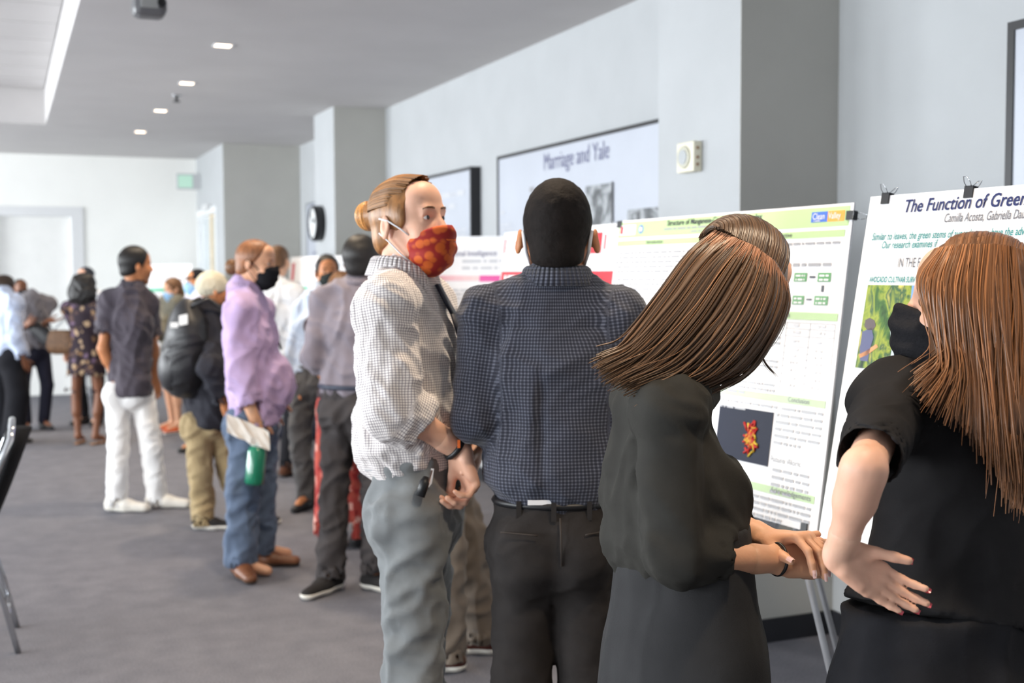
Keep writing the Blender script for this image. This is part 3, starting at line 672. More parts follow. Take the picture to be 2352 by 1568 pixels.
def hash3(i, j, k):
    h = (i*73856093) ^ (j*19349663) ^ (k*83492791); h = (h ^ (h >> 13))*1274126177; return ((h ^ (h >> 16)) & 0xffff)/65535.0
def noise3(p):
    i = np.floor(p).astype(np.int64); f = p-i; f = f*f*(3-2*f); out = 0
    for a in (0, 1):
        for b in (0, 1):
            for c in (0, 1):
                out = out+hash3(i[:, 0]+a, i[:, 1]+b, i[:, 2]+c)*(f[:, 0] if a else 1-f[:, 0])*(f[:, 1] if b else 1-f[:, 1])*(f[:, 2] if c else 1-f[:, 2])
    return out
def folds(V, along, across, length, amp, seed=0, sharp=1.0):
    """cloth folds running in the direction 'along'"""
    a = unit(along); c = V @ a; R = V-np.outer(c, a)
    p = R/across+np.outer(c/length, a)+seed*7.31
    w = noise3(V/(across*2.2)+seed*3.1)-.5; n = noise3(p+w[:, None]*.9)
    r = 1-np.abs(2*n-1)
    return amp*(1.35*r**2.2-.55)
def quad_mesh(name, V, Q, mat, parent=None, loc=None):
    me = bpy.data.meshes.new(name); me.vertices.add(len(V)); me.vertices.foreach_set('co', V.astype(np.float32).ravel())
    me.loops.add(Q.size); me.loops.foreach_set('vertex_index', Q.astype(np.int32).ravel())
    me.polygons.add(len(Q)); me.polygons.foreach_set('loop_start', np.arange(0, Q.size, 4, dtype=np.int32)); me.polygons.foreach_set('loop_total', np.full(len(Q), 4, np.int32))
    me.polygons.foreach_set('use_smooth', np.ones(len(Q), bool)); me.update(calc_edges=True); me.validate()
    me.materials.append(mat); o = bpy.data.objects.new(name, me); COL.objects.link(o)
    if parent is not None: put(o, parent)
    elif loc is not None: root_mesh(o, loc)
    return o
def merge(parts):
    Vs, Qs, n = [], [], 0
    for V, Q in parts: Vs.append(V); Qs.append(Q+n); n += len(V)
    return np.concatenate(Vs), np.concatenate(Qs)
def wrinkled(sdf, vox, fs, smooth=1, post=0):
    V, Q = sdf.mesh(vox, smooth)
    if fs:
        N = normals(V, Q); d = sum(folds(V, *f) if not callable(f) else f(V) for f in fs); V = V+N*d[:, None]
        for _ in range(post): V = lap(V, Q, .4)
    return V, Q
# ------------------------------------------------------------------ people: skeleton in metres, skin, clothes, hair
def facing(phi): a = math.radians(phi); return math.cos(a)*FG+math.sin(a)*RG      # 0 looks away from the camera, 90 to the right, 180 at the camera
def leftof(f): return unit(np.cross(UP, f))
SKIN = lambda n, rgb: M('skin_'+n, rgb, .5, var=.06, vscale=18, bump=.05, bscale=220, sss=.12, spec=.4)
SKP = SKIN('pale', (226, 176, 150)); SKL = SKIN('light', (220, 166, 132)); SKT = SKIN('tan', (190, 126, 84)); SKB = SKIN('brown', (122, 78, 54)); SKD = SKIN('deep', (92, 58, 42))
def cloth(n, rgb, rough=.85, var=.08, vscale=14, bump=.15, bscale=420, sheen=.12, **k):
    dark = sum(rgb) < 210; return M('cloth_'+n, rgb, rough, var=var, vscale=vscale, bump=bump, bscale=bscale, sheen=0 if dark else sheen, spec=.12 if dark else .25, **k)
def hairm(n, rgb, rough=.42, island=0, **k): return M('hair_'+n, rgb, rough, var=0 if island else .35, vscale=60, bump=0 if island else .2, bscale=120, island=island, aniso=.6, spec=.45, stretch=(1, 1, .25), **k)
class Head:
    def __init__(s, c, f, pitch=0, roll=0, S=1.0):
        f = unit(f); l = leftof(f); p = math.radians(pitch); f2 = math.cos(p)*f+math.sin(p)*UP; u = unit(np.cross(f2, l))
        r = math.radians(roll); l2 = math.cos(r)*l+math.sin(r)*u; u2 = math.cos(r)*u-math.sin(r)*l
        s.c, s.f, s.u, s.l, s.S = np.asarray(c, float), f2, u2, l2, S
    def at(s, x, y, z): return s.c+s.S*(x*s.l+y*s.f+z*s.u)
    def vec(s, x, y, z): return unit(x*s.l+y*s.f+z*s.u)
    def ax(s): return (s.l, s.f, s.u)
    def cone(s, F, a, b, ra, rb, k=.012, **kw): return F.cone(s.at(*a), s.at(*b), ra*s.S, rb*s.S, k*s.S, **kw)
    def ell(s, F, c, r, k=.012, **kw): return F.ell(s.at(*c), s.ax(), np.array(r)*s.S, k*s.S, **kw)
    def half(s, F, p, n, k=.004): return F.half(s.at(*p), s.vec(*n), k*s.S)
def head_skin(H, F, neck, nr=.056, ears=True, eo=.004):
    H.ell(F, (0, -.012, .035), (.074, .096, .085))
    H.cone(F, (0, .03, .01), (0, .05, -.03), .062, .056, .02)
    H.cone(F, (0, .035, -.03), (0, .064, -.103), .056, .024, .02)
    for s in (-1, 1):
        H.cone(F, (.055*s, .0, -.03), (.042*s, .03, -.078), .018, .018, .025)
        H.ell(F, (.036*s, .066, -.03), (.028, .024, .03), .02)
    H.ell(F, (0, .052, .06), (.058, .042, .05), .02)
    H.cone(F, (-.034, .083, .03), (.034, .083, .03), .012, .012, .014)
    H.cone(F, (0, .09, .018), (0, .112, -.022), .0085, .0125, .009)
    for s in (-1, 1): H.ell(F, (.011*s, .103, -.03), (.0095, .011, .008), .006)
    for s in (-1, 1): H.ell(F, (.032*s, .106, .012), (.019, .018, .0125), .01, mode='-')
    H.cone(F, (-.02, .084, -.062), (.02, .084, -.062), .0085, .0085, .008); H.cone(F, (-.016, .082, -.074), (.016, .082, -.074), .0085, .0085, .008)
    for s in (-1, 1): H.cone(F, (.02*s, .0875, .0195), (.044*s, .081, .017), .0048, .0042, .004); H.cone(F, (.02*s, .0865, .0025), (.044*s, .0805, .0035), .0042, .0038, .004)
    if ears:
        for s in (-1, 1):
            fw = H.vec(s*.35, 1, 0); lat = H.vec(s, -.35, .1)
            F.ell(H.at((.08+eo)*s, -.012, -.004), (lat, fw, H.u), np.array((.009, .0185, .032))*H.S, .006)
            if eo > .008: H.cone(F, (.066*s, -.004, -.006), ((.08+eo)*s, -.008, -.006), .014, .009, .01)
            F.ell(H.at((.091+eo)*s, -.006, .004), (lat, fw, H.u), np.array((.008, .010, .018))*H.S, .005, mode='-')
    F.cone(H.at(0, -.022, -.05), neck, nr*.95*H.S, nr*1.05*H.S, .02)
def face_bits(H, parent, browm, eyes=True):
    if eyes:
        for s in (-1, 1):
            e = MB().lathe(H.at(.032*s, .0785, .011), H.f, [(.0108*math.sin(math.pi*i/10)*H.S, -.0108*math.cos(math.pi*i/10)*H.S) for i in range(11)], 16).build('eye', M('eye_white', (214, 208, 204), .2), parent)
            MB().lathe(H.at(.032*s, .0785, .011)+H.f*.0102*H.S, H.f, [(.0058*H.S, 0), (.005*H.S, .0007), (.002*H.S, .0009)], 14).build('iris', M('iris_dark', (52, 44, 40), .12), e)
    for s in (-1, 1):
        MB().tube([H.at(.013*s, .0975, .034), H.at(.022*s, .097, .0365), H.at(.034*s, .0945, .037), H.at(.047*s, .085, .032)], [.0022*H.S, .0034*H.S, .0034*H.S, .0018*H.S], 6).build('eyebrow', browm, parent)
def hair_short(H, t=.012, line=0.0, low=0.0, vox=.006, top=0.0, fade=0):
    F = SDF(); H.ell(F, (0, -.012, .035+top*.5), (.074+t, .097+t, .086+t+top*.5)); H.ell(F, (0, -.05, -.03-low*.5), (.062+t*.4, .054+t*.5, .06+low), .02)
    H.half(F, (0, .05+line, .045), (0, 1, -.6)); H.half(F, (0, -.03, -.05-low), (0, .35, -1))
    for s in (-1, 1): H.ell(F, (.098*s, .004, -.018), (.03, .03, .04), .01, mode='-')
    return F
def mask_mesh(H, pleats=True, vox=.0045, drop=0.0):
    F = SDF(); H.ell(F, (0, .06, -.056), (.0675, .073, .081)); H.ell(F, (0, .1, -.02), (.03, .036, .04), .02)
    H.half(F, (0, .112, .004-drop), (0, -.3, 1)); H.half(F, (0, .043, -.03), (0, -1, .2))
    V, Q = F.mesh(vox, 2)
    if pleats:
        z = ((V-H.c) @ H.u)/H.S; N = normals(V, Q); V = V+N*(.0022*np.sin(z*170+1.5*np.sin(((V-H.c) @ H.l)*30)))[:, None]
    return V, Q
def add_mask(H, parent, mat, loopm, vox=.0045, loops=True, pleats=True, drop=0.0):
    V, Q = mask_mesh(H, pleats, vox, drop); m = quad_mesh('face_mask', V, Q, mat, parent)
    if loops:
        for s in (-1, 1):
            MB().tube([H.at(.064*s, .047, -.03), H.at(.075*s, .03, -.012), H.at(.086*s, .0, .012), H.at(.09*s, -.024, .02)], .0024*H.S, 6).build('ear_loop', loopm, m)
            MB().tube([H.at(.056*s, .044, -.1), H.at(.072*s, .022, -.075), H.at(.084*s, -.004, -.04), H.at(.09*s, -.028, -.016)], .0024*H.S, 6).build('ear_loop', loopm, m)
    return m
FING = [(.030, .092, (.042, .025, .021), .0092), (.010, .097, (.046, .029, .022), .0094), (-.010, .091, (.042, .027, .021), .009), (-.028, .081, (.033, .021, .018), .008)]
def hand(F, w, d, n, right, S=1.0, curl=(.35, .45, .3), spread=.06, thumb=(.55, .75, .25, .25), curls=None, fore=None, k=.005):
    """hand of blended cones: wrist w, finger direction d, palm normal n; returns finger tips and nail directions"""
    d = unit(d); n = unit(np.asarray(n)-d*np.dot(n, d)); t = np.cross(d, n) if right else np.cross(n, d); tips = []
    L = lambda a, b, c=0: w+S*(a*t+b*d+c*n)
    if fore is not None: F.cone(fore, w, .031*S, .026*S, .012)
    for off, al, seg, r in FING:
        F.cone(L(off*.55, .0), L(off, al, -.002), .0165*S, .0125*S, .012*S, flat=(n, .85))
    F.cone(L(.0, -.005), L(.0, .03), .027*S, .028*S, .012*S, flat=(n, .66))
    F.cone(L(.022, .022, .012), L(.03, .05, .012), .016*S, .012*S, .012*S); F.cone(L(-.024, .02, .01), L(-.028, .06, .006), .013*S, .011*S, .012*S)
    for i, (off, al, seg, r) in enumerate(FING):
        c = curls[i] if curls else curl; p = L(off, al, -.002); a = 0; di = unit(d+t*spread*(1.5-i)); rr = r*S
        for j in range(3):
            a += c[j]; dd = math.cos(a)*di+math.sin(a)*n; q = p+dd*seg[j]*S; F.cone(p, q, rr, rr*.92, k*S if j else .006*S); p = q; rr *= .92
        tips.append((p, dd, math.cos(a)*n*-1+math.sin(a)*di, rr))
    a, b, c, bend = thumb; p = L(.026, .018, .008); dd = unit(b*t+a*d+c*n)
    for ln, r0, r1 in ((.042, .0155, .0115), (.034, .0112, .0102), (.026, .0102, .0085)):
        q = p+dd*ln*S; F.cone(p, q, r0*S, r1*S, .009*S if ln > .04 else k*S); p = q; dd = unit(dd+bend*(d-t*.4+n*.2))
    tips.append((p, dd, unit(-n+t*.5), .0085*S))
    return tips
def nails(tips, parent, mat, S=1.0):
    for p, dd, up, r in tips:
        sd = unit(np.cross(dd, up)); up = unit(np.cross(sd, dd)); mb = MB()
        rows = []
        for a in (-.006, 0, .005, .0085):
            wd = r*(.78 if a < .006 else .6); hh = r*(.96 if a < .004 else .78)
            rows.append([p+dd*a*S+sd*wd*q+up*(hh-abs(q)**2*r*.42+.0008) for q in (-1, -.5, 0, .5, 1)])
        for i in range(3):
            for j in range(4): mb.quad(rows[i][j], rows[i][j+1], rows[i+1][j+1], rows[i+1][j], True)
        mb.build('fingernail', mat, parent)
def skeleton(h, base, phi, lean=0, stance=.055, head_phi=None, pitch=0, female=False, foot=None, px=None, headxy=None, roll=0):
    f = facing(phi); l = leftof(f); base = np.asarray(base, float); J = {'h': h, 'f': f, 'l': l, 'fp': f, 'base': base, 'female': female}
    pt = lambda x, y, z: base+h*(x*l+y*f+z*UP)+f*lean*max(0, z-.52)*h
    sw = .098 if female else .108
    for s, n in ((1, 'l'), (-1, 'r')):
        J['h'+n] = pt(s*.05, 0, .515); J['k'+n] = pt(s*(.048+stance)*.5+s*.024, .012, .285); J['a'+n] = pt(s*stance, -.012, .05)
        J['s'+n] = pt(s*sw, -.012, .805); J['e'+n] = pt(s*(sw+.03), -.03, .625); J['w'+n] = pt(s*(sw+.03), .025, .485)
        J['f'+n] = unit(f+s*.2*l) if foot is None else foot
    J['neck'] = pt(0, -.015, .845); S = .957*h/1.75*(.97 if female else 1.0)
    J['head'] = pt(0, .012, 1.0)-UP*.125*S
    J['pts'] = px or {}
    for k_, v in (px or {}).items(): J[k_] = np.asarray(v, float)
    J['H'] = Head(J['head'], facing(phi if head_phi is None else head_phi), pitch, roll, S)
    return J
def torso(F, J, e=0.0, bulk=1.0, hem=None, k=.035, belly=0, bust=0, hips=True, cutneck=True):
    """chest, waist and hips as flattened blended cones; e inflates it for clothing"""
    g = J['h']/1.75*bulk; fem = J['female']; fl = (unit(J['f']*(1, 1, 0)), .68)
    Pm = (J['hl']+J['hr'])/2; Sm = (J['sl']+J['sr'])/2; up = unit(Sm-Pm); L = np.linalg.norm(Sm-Pm)
    Wd, Ch = Pm+up*L*.36, Pm+up*L*.74
    rw, rc, rh = ((.118, .138, .16) if fem else (.138, .158, .15)); sw = np.linalg.norm(J['sl']-J['sr'])/2/g
    if hem is not None:
        hb = Pm-up*hem; F.cone(hb, Wd, rh*g+e, rw*g+e, k, fl, cut=1)
    else:
        F.cone(Pm, Wd, rh*g*.95+e, rw*g+e, k, fl)
        if hips: F.ell(Pm-up*.01, (J['l'], unit(J['f']*(1, 1, 0)), UP), np.array((rh*1.08, rh*.78, .12))*g+e, k)
    F.cone(Wd, Ch, rw*g+e, rc*g+e, k, fl); F.cone(Ch, Sm-up*.02, rc*g+e, rc*g*.8+e, k, fl)
    F.cone(J['sl']-J['l']*.0, J['sr'], .052*g+e, .052*g+e, k*.8)
    for s in 'lr': F.cone(J['neck']-up*.01, J['s'+s], .045*g+e, .05*g+e, k)
    if belly: F.ell(Wd+J['f']*(.05*g)-up*.03, (J['l'], J['f'], UP), np.array((rw*.95*g+e, (.08+belly)*g+e, .17*g)), .05)
    if bust:
        for s in (-1, 1): F.ell(Ch+J['f']*(.075*g)+J['l']*.07*s*g-up*.035, (J['l'], J['f'], UP), np.array((.068, .062+bust, .07))*g+e, .03)
    return Pm, Wd, Ch, Sm, up, L
def person(name, label, J, skin, vox=.014, hvox=.008, bulk=1.0, nr=None, hands='ll', parts_skin=('arms', 'legs'), ears=True, handkw=None, group=None, cat='person', hand_vox=None, eo=.004):
    H = J['H']; g = J['h']/1.75*bulk; B = SDF(); fem = J['female']
    torso(B, J, -.022, bulk*.96, cutneck=False)
    am = .86 if fem else 1.0
    for s in 'lr':
        B.chain([J['s'+s], J['e'+s], J['w'+s]], [.04*g*am, .036*g*am, .027*g*am], .015)
        B.cone(J['e'+s], J['e'+s]+(J['w'+s]-J['e'+s])*.35, .038*g*am, .04*g*am, .015)
        B.chain([J['h'+s], J['k'+s], J['a'+s]], [.066*g, .044*g, .034*g], .02); B.cone(J['k'+s], J['k'+s]*.6+J['a'+s]*.4-J['fp']*.012, .043*g, .046*g, .02)
        B.cone(J['a'+s], J['a'+s]+J['f'+s]*.13*g-UP*.03, .035*g, .025*g, .02)
    B.cone(H.at(0, -.022, -.06), J['neck'], .05*H.S, .052*H.S, .02)
    parts = [B.mesh(vox, 1)]
    hf = SDF(); head_skin(H, hf, J['neck']-UP*.02, nr or (.049 if fem else .058), ears, eo); parts.append(hf.mesh(hvox, 1))
    tips = {}
    for s in 'lr':
        kw = dict((handkw or {}).get(s, {})); d = unit(J['w'+s]-J['e'+s]); n = kw.pop('n', J['l']*(-1 if s == 'l' else 1)+J['f']*.2); d = kw.pop('d', d)
        if kw.pop('skip', False): continue
        hd = SDF(); tips[s] = hand(hd, J['w'+s], d, n, s == 'r', S=kw.pop('S', (.92 if fem else 1.0)*J['h']/1.75), fore=J['w'+s]*.75+J['e'+s]*.25, **kw)
        parts.append(hd.mesh(hand_vox or max(.0042, hvox*.8), 1))
    V, Q = merge(parts)
    o = quad_mesh(name, V, Q, skin, None, J['base']); setp(o, label, cat, group); o['_t'] = 1; del o['_t']
    J['tips'] = tips; J['o'] = o; return o
def top(J, mat, name='shirt', e=.014, sleeve='long', hem=.06, vox=.013, bulk=1.0, fs=None, belly=0, bust=0, sl_r=1.0, cuff_hollow=True, roll=.55, extra=None, post=0, neckopen=None, uv=None, k=.035, sleeves='lr', ks=.025, shortf=.72, shr=1.12):
    g = J['h']/1.75*bulk; F = SDF(); fem = J['female']; am = (.88 if fem else 1.0)*sl_r
    Pm, Wd, Ch, Sm, up, L = torso(F, J, e, bulk, hem=hem, belly=belly, bust=bust, k=k)
    for s in sleeves:
        S_, E_, W_ = J['s'+s], J['e'+s], J['w'+s]; r0, r1, r2 = [(q*g*am+e*.9) for q in (.05, .043, .031)]
        if sleeve == 'short': F.cone(S_, S_+(E_-S_)*shortf, r0, r1*shr, .025, cut=2)
        elif sleeve in ('long', 'roll', 'three'):
            t = {'long': .93, 'roll': roll, 'three': .45}[sleeve]
            F.cone(S_, E_, r0, r1, ks); q = E_+(W_-E_)*t; rq = r1+(r2-r1)*t
            F.cone(E_, q, r1, rq, min(.02, ks), cut=2)
            if sleeve == 'roll': F.cone(q-(W_-E_)*.22, q, rq*1.1, rq*1.13, .006, cut=3)
            if sleeve == 'long': F.cone(q-(W_-E_)*.12, q, rq*1.06, rq*1.04, .004, cut=3)
        if sleeve != 'none' and cuff_hollow:
            q = {'short': S_+(E_-S_)*shortf}.get(sleeve, E_+(W_-E_)*{'long': .93, 'roll': roll, 'three': .45}.get(sleeve, .9)); dd = unit((E_-S_) if sleeve == 'short' else (W_-E_))
            rr = (r1*(shr-.02) if sleeve == 'short' else r1+(r2-r1)*.6)-.006; F.cone(q-dd*.03, q+dd*.04, rr, rr, .004, mode='-')
    if extra: extra(F, Pm, Wd, Ch, Sm, up)
    F.cone(Sm+up*.0, J['neck']+(J['neck']-Sm)*.15+UP*.02, .062*g+e*.3, .052*g+e*.3, .03)
    if neckopen: neckopen(F)
    V, Q = wrinkled(F, vox, fs, 1, post); o = quad_mesh(name, V, Q, mat, J['o'])
    if uv: set_uv(o, V, uv)
    return o
def set_uv(o, V, segs, ref=None):
    """pattern coordinates: around and along the nearest limb or the trunk"""
    best = np.full(len(V), 1e9); U = np.zeros(len(V)); W = np.zeros(len(V)); ref = -CF if ref is None else ref
    for a, b, R in segs:
        a, b = np.asarray(a, float), np.asarray(b, float); ab = b-a; L = np.linalg.norm(ab); d = ab/L; q = V-a; t = q @ d; tc = np.clip(t, 0, L)
        rad = q-np.outer(t, d); dist = np.linalg.norm(q-np.outer(tc, d), axis=1)-R
        e1 = unit(-(-ref-d*np.dot(-ref, d))); e2 = np.cross(d, e1); ang = np.arctan2(rad @ e2, rad @ e1); m = dist < best
        best[m] = dist[m]; U[m] = ang[m]*R; W[m] = t[m]
    me = o.data
    for n, A in (('pu', U), ('pv', W)):
        at = me.attributes.new(n, 'FLOAT', 'POINT'); at.data.foreach_set('value', A.astype(np.float32))
def trousers(J, mat, name='trousers', e=.012, vox=.013, bulk=1.0, fs=None, hemr=.058, kn=.066, th=.09, rise=.08, post=0, length=1.0, seat=.0):
    g = J['h']/1.75*bulk; F = SDF(); Pm = (J['hl']+J['hr'])/2; fp = unit(J['fp']*(1, 1, 0)); fl = (fp, .7); fem = J['female']; rh = .16 if fem else .15
    F.cone(Pm-UP*.02, Pm+UP*rise, rh*g+e*.6, (rh-.012)*g+e*.4, .03, fl, cut=2)
    F.ell(Pm-UP*.035, (leftof(fp), fp, UP), np.array((rh*1.03*g+e, .11*g+e, .11*g)), .03)
    for s in 'lr':
        sg = 1 if s == 'l' else -1; hp = J['h'+s]-UP*.03; A_ = J['k'+s]+(J['a'+s]-J['k'+s])*length-UP*.02*(length >= 1)
        F.cone(hp, J['k'+s], th*g+e*.4, kn*g+e*.4, .022); F.cone(J['k'+s], A_, kn*g+e*.4, hemr*g+e*.4, .02, cut=2)
        F.ell(J['h'+s]-fp*(.055+seat)*g-UP*.05, (leftof(fp), fp, UP), np.array((.078, .07, .095))*g, .03)
        dd = unit(A_-J['k'+s]); F.cone(A_-dd*.04, A_+dd*.04, hemr*g-.004, hemr*g-.004, .004, mode='-')
    V, Q = wrinkled(F, vox, fs, 1, post); return quad_mesh(name, V, Q, mat, J['o'])
def skirt(J, mat, name='skirt', z0=None, z1=.5, r0=.13, r1=.22, flat=.75, vox=.012, fs=None, e=0, cx=0.0, post=0, fwd=0.0):
    F = SDF(); Pm = (J['hl']+J['hr'])/2; fp = unit(J['fp']*(1, 1, 0)); fl = (fp, flat); g = J['h']/1.75
    a = Pm+UP*.1*g if z0 is None else np.array([Pm[0], Pm[1], z0]); h_ = Pm-UP*.02; b = np.array([Pm[0], Pm[1], z1])+fp*fwd
    F.cone(h_, a, (r0+.035)*g, r0*g, .03, fl, cut=2); F.cone(h_, b, (r0+.035)*g, r1*g, .03, fl, cut=2)
    F.cone(b+UP*.05, b-UP*.1, r1*g-.01, r1*g-.01, .004, fl, mode='-')
    V, Q = wrinkled(F, vox, fs, 1, post); return quad_mesh(name, V, Q, mat, J['o'])
def shoes(J, mat, solem, kind='shoe', vox=.008, S=1.0, sole=.022, which='lr'):
    g = J['h']/1.75*S; out = []
    for s in which:
        a = J['a'+s]; f = unit(J['f'+s]*(1, 1, 0)); l = leftof(f); b = np.array([a[0], a[1], 0.0])
        L = lambda x, y, z: b+g*(x*l+y*f+z*UP)
        def fld(e):
            F = SDF(); F.cone(L(0, -.03, .04), L(0, .06, .035), (.036+e)*g, (.043+e)*g, .02, (UP, .95)); F.cone(L(0, .06, .035), L(.005*(1 if s == 'l' else -1), .165, .026), (.043+e)*g, (.033+e)*g, .02, (UP, .75))
            F.cone(L(0, -.035, .04), L(0, -.02, .075), (.036+e)*g, (.04+e)*g, .02); return F
        if kind == 'sandal':
            F = fld(.002); F.half((0, 0, .022*g), UP); F.half((0, 0, .002), -UP); V, Q = F.mesh(vox, 1); o = quad_mesh('sandal', V, Q, solem, J['o'])
            MB().tube([L(-.042, .1, .02), L(-.03, .1, .055), L(0, .105, .066), L(.03, .1, .055), L(.042, .1, .02)], .008*g, 6).build('strap', mat, o); continue
        F = fld(0); F.half((0, 0, sole*.8), -UP); V, Q = F.mesh(vox, 1); o = quad_mesh(kind, V, Q, mat, J['o'])
        F = fld(.004); F.half((0, 0, sole), UP); F.half((0, 0, .001), -UP); V, Q = F.mesh(vox, 1); quad_mesh('sole', V, Q, solem, o)
        out.append(o)
    return out
def collar(J, mat, parent, r=.064, h=.045, gap=35, tilt=.25, c=None, name='collar', th=.004, flare=.018, up=None):
    c = J['neck']+UP*.0 if c is None else c; up = unit(J['H'].c-J['neck'])*.3+UP if up is None else up; up = unit(up); f = unit(J['f']-up*np.dot(J['f'], up)); l = np.cross(up, f)
    g = J['h']/1.75; mb = MB(); n = 36; a0 = math.radians(gap); rows = []
    for i in range(n+1):
        a = a0+(2*math.pi-2*a0)*i/n; d = math.cos(a)*f+math.sin(a)*l; fr = max(0, math.cos(a)); dip = -tilt*h*(fr**1.5)*2.2
        st = c+d*r*g*(1+.12*fr)+up*(dip*g)
        rows.append([st+up*h*.15*g-d*.003, st+up*h*g*.95-d*.008*g, st+up*h*g*1.02+d*.002, st+up*h*.9*g+d*.01*g, st+d*(flare*g+.006)+up*h*(.1-.35*fr)*g])
    for i in range(n):
        for j in range(4): mb.quad(rows[i][j], rows[i+1][j], rows[i+1][j+1], rows[i][j+1], True)
    o = mb.build(name, mat, parent); s = o.modifiers.new('thick', 'SOLIDIFY'); s.thickness = th; s.offset = 0; return o
def crom(C, n):
    """Catmull-Rom through control points C (k, m, 3) -> (k, n, 3)"""
    k, m, _ = C.shape; P_ = np.concatenate([2*C[:, :1]-C[:, 1:2], C, 2*C[:, -1:]-C[:, -2:-1]], 1)
    t = np.linspace(0, m-1-1e-6, n); i = t.astype(int); f = (t-i)[None, :, None]
    p0, p1, p2, p3 = P_[:, i], P_[:, i+1], P_[:, i+2], P_[:, i+3]
    return .5*((2*p1)+(-p0+p2)*f+(2*p0-5*p1+4*p2-p3)*f**2+(-p0+3*p1-3*p2+p3)*f**3)
def strand_mesh(name, C, rad, mat, parent, n=14, sides=4, taper=(.75, 1.0, .25), flat=1.0):
    """locks of hair: tapered tubes along curves with control points C (k, m, 3)"""
    A = crom(np.asarray(C, float), n); k = len(A); T = np.gradient(A, axis=1); T /= np.linalg.norm(T, axis=2, keepdims=True)+1e-9
    a = np.cross(T, CF); a /= np.linalg.norm(a, axis=2, keepdims=True)+1e-9; b = np.cross(T, a)
    s = np.linspace(0, 1, n); pr = np.interp(s, [0, .35, 1], taper); r = np.asarray(rad).reshape(-1, 1)*pr[None]
    ring = [A+r[..., None]*(math.cos(q)*a+math.sin(q)*b*flat) for q in [2*math.pi*j/sides for j in range(sides)]]
    V = np.stack(ring, 2).reshape(-1, 3); base = (np.arange(k)*n*sides)[:, None, None]; i = (np.arange(n-1)*sides)[None, :, None]; j = np.arange(sides)[None, None, :]; j2 = (j+1) % sides
    Q = np.stack([base+i+j, base+i+j2, base+i+sides+j2, base+i+sides+j], -1).reshape(-1, 4)
    o = quad_mesh(name, V, Q, mat, parent); o['kind'] = 'stuff'; return o
def check_mat(name, base, lines, period, width=.3, rough=.85, soft=True, wob=0):
    """woven check driven by the pattern coordinates pu, pv"""
    m = bpy.data.materials.new(name); m.use_nodes = True; n = m.node_tree.nodes; L = m.node_tree.links; b = n['Principled BSDF']
    b.inputs['Roughness'].default_value = rough; b.inputs['Sheen Weight'].default_value = .2; b.inputs['Specular IOR Level'].default_value = .25
    prev = None
    for at, col, w in lines:
        a = n.new('ShaderNodeAttribute'); a.attribute_name = at
        d = n.new('ShaderNodeMath'); d.operation = 'MULTIPLY'; d.inputs[1].default_value = 1/period; L.new(a.outputs['Fac'], d.inputs[0])
        fr = n.new('ShaderNodeMath'); fr.operation = 'FRACT'; L.new(d.outputs[0], fr.inputs[0])
        pg = n.new('ShaderNodeMath'); pg.operation = 'PINGPONG'; pg.inputs[1].default_value = .5; L.new(fr.outputs[0], pg.inputs[0])
        mr = n.new('ShaderNodeMapRange'); mr.inputs[1].default_value = w*.5-.06; mr.inputs[2].default_value = w*.5+.06; mr.inputs[3].default_value = 1; mr.inputs[4].default_value = 0; L.new(pg.outputs[0], mr.inputs[0])
        mx = n.new('ShaderNodeMix'); mx.data_type = 'RGBA'; mx.blend_type = 'MULTIPLY'; L.new(mr.outputs[0], mx.inputs[0])
        if prev is None: mx.inputs[6].default_value = (*lin(base), 1)
        else: L.new(prev, mx.inputs[6])
        mx.inputs[7].default_value = (*lin(col), 1); prev = mx.outputs[2]
    L.new(prev, b.inputs['Base Color'])
    t2 = n.new('ShaderNodeTexNoise'); t2.inputs['Scale'].default_value = 240; tc = n.new('ShaderNodeTexCoord'); L.new(tc.outputs['Object'], t2.inputs['Vector'])
    bp = n.new('ShaderNodeBump'); bp.inputs['Strength'].default_value = .2; bp.inputs['Distance'].default_value = .005; L.new(t2.outputs['Fac'], bp.inputs['Height']); L.new(bp.outputs[0], b.inputs['Normal'])
    return m
def spots_mat(name, base, cols, scale, rough=.8):
    m = bpy.data.materials.new(name); m.use_nodes = True; n = m.node_tree.nodes; L = m.node_tree.links; b = n['Principled BSDF']; b.inputs['Roughness'].default_value = rough; b.inputs['Specular IOR Level'].default_value = .25
    tc = n.new('ShaderNodeTexCoord'); v = n.new('ShaderNodeTexVoronoi'); v.inputs['Scale'].default_value = scale; nz = n.new('ShaderNodeTexNoise'); nz.inputs['Scale'].default_value = scale*.8
    mixv = n.new('ShaderNodeMix'); mixv.data_type = 'VECTOR'; mixv.inputs[0].default_value = .06; L.new(tc.outputs['Object'], mixv.inputs[4]); L.new(nz.outputs['Color'], mixv.inputs[5]); L.new(tc.outputs['Object'], nz.inputs['Vector']); L.new(mixv.outputs[1], v.inputs['Vector'])
    cr = n.new('ShaderNodeValToRGB'); cr.color_ramp.interpolation = 'CONSTANT'; e = cr.color_ramp.elements
    sp = n.new('ShaderNodeSeparateColor'); L.new(v.outputs['Color'], sp.inputs[0]); L.new(sp.outputs[0], cr.inputs[0])
    while len(e) < len(cols): e.new(.5)
    for i, c in enumerate(cols): e[i].position = i/len(cols); e[i].color = (*lin(c), 1)
    mr = n.new('ShaderNodeMapRange'); mr.inputs[1].default_value = .38; mr.inputs[2].default_value = .5; L.new(v.outputs['Distance'], mr.inputs[0])
    mx = n.new('ShaderNodeMix'); mx.data_type = 'RGBA'; L.new(mr.outputs[0], mx.inputs[0]); L.new(cr.outputs[0], mx.inputs[6]); mx.inputs[7].default_value = (*lin(base), 1); L.new(mx.outputs[2], b.inputs['Base Color'])
    return m
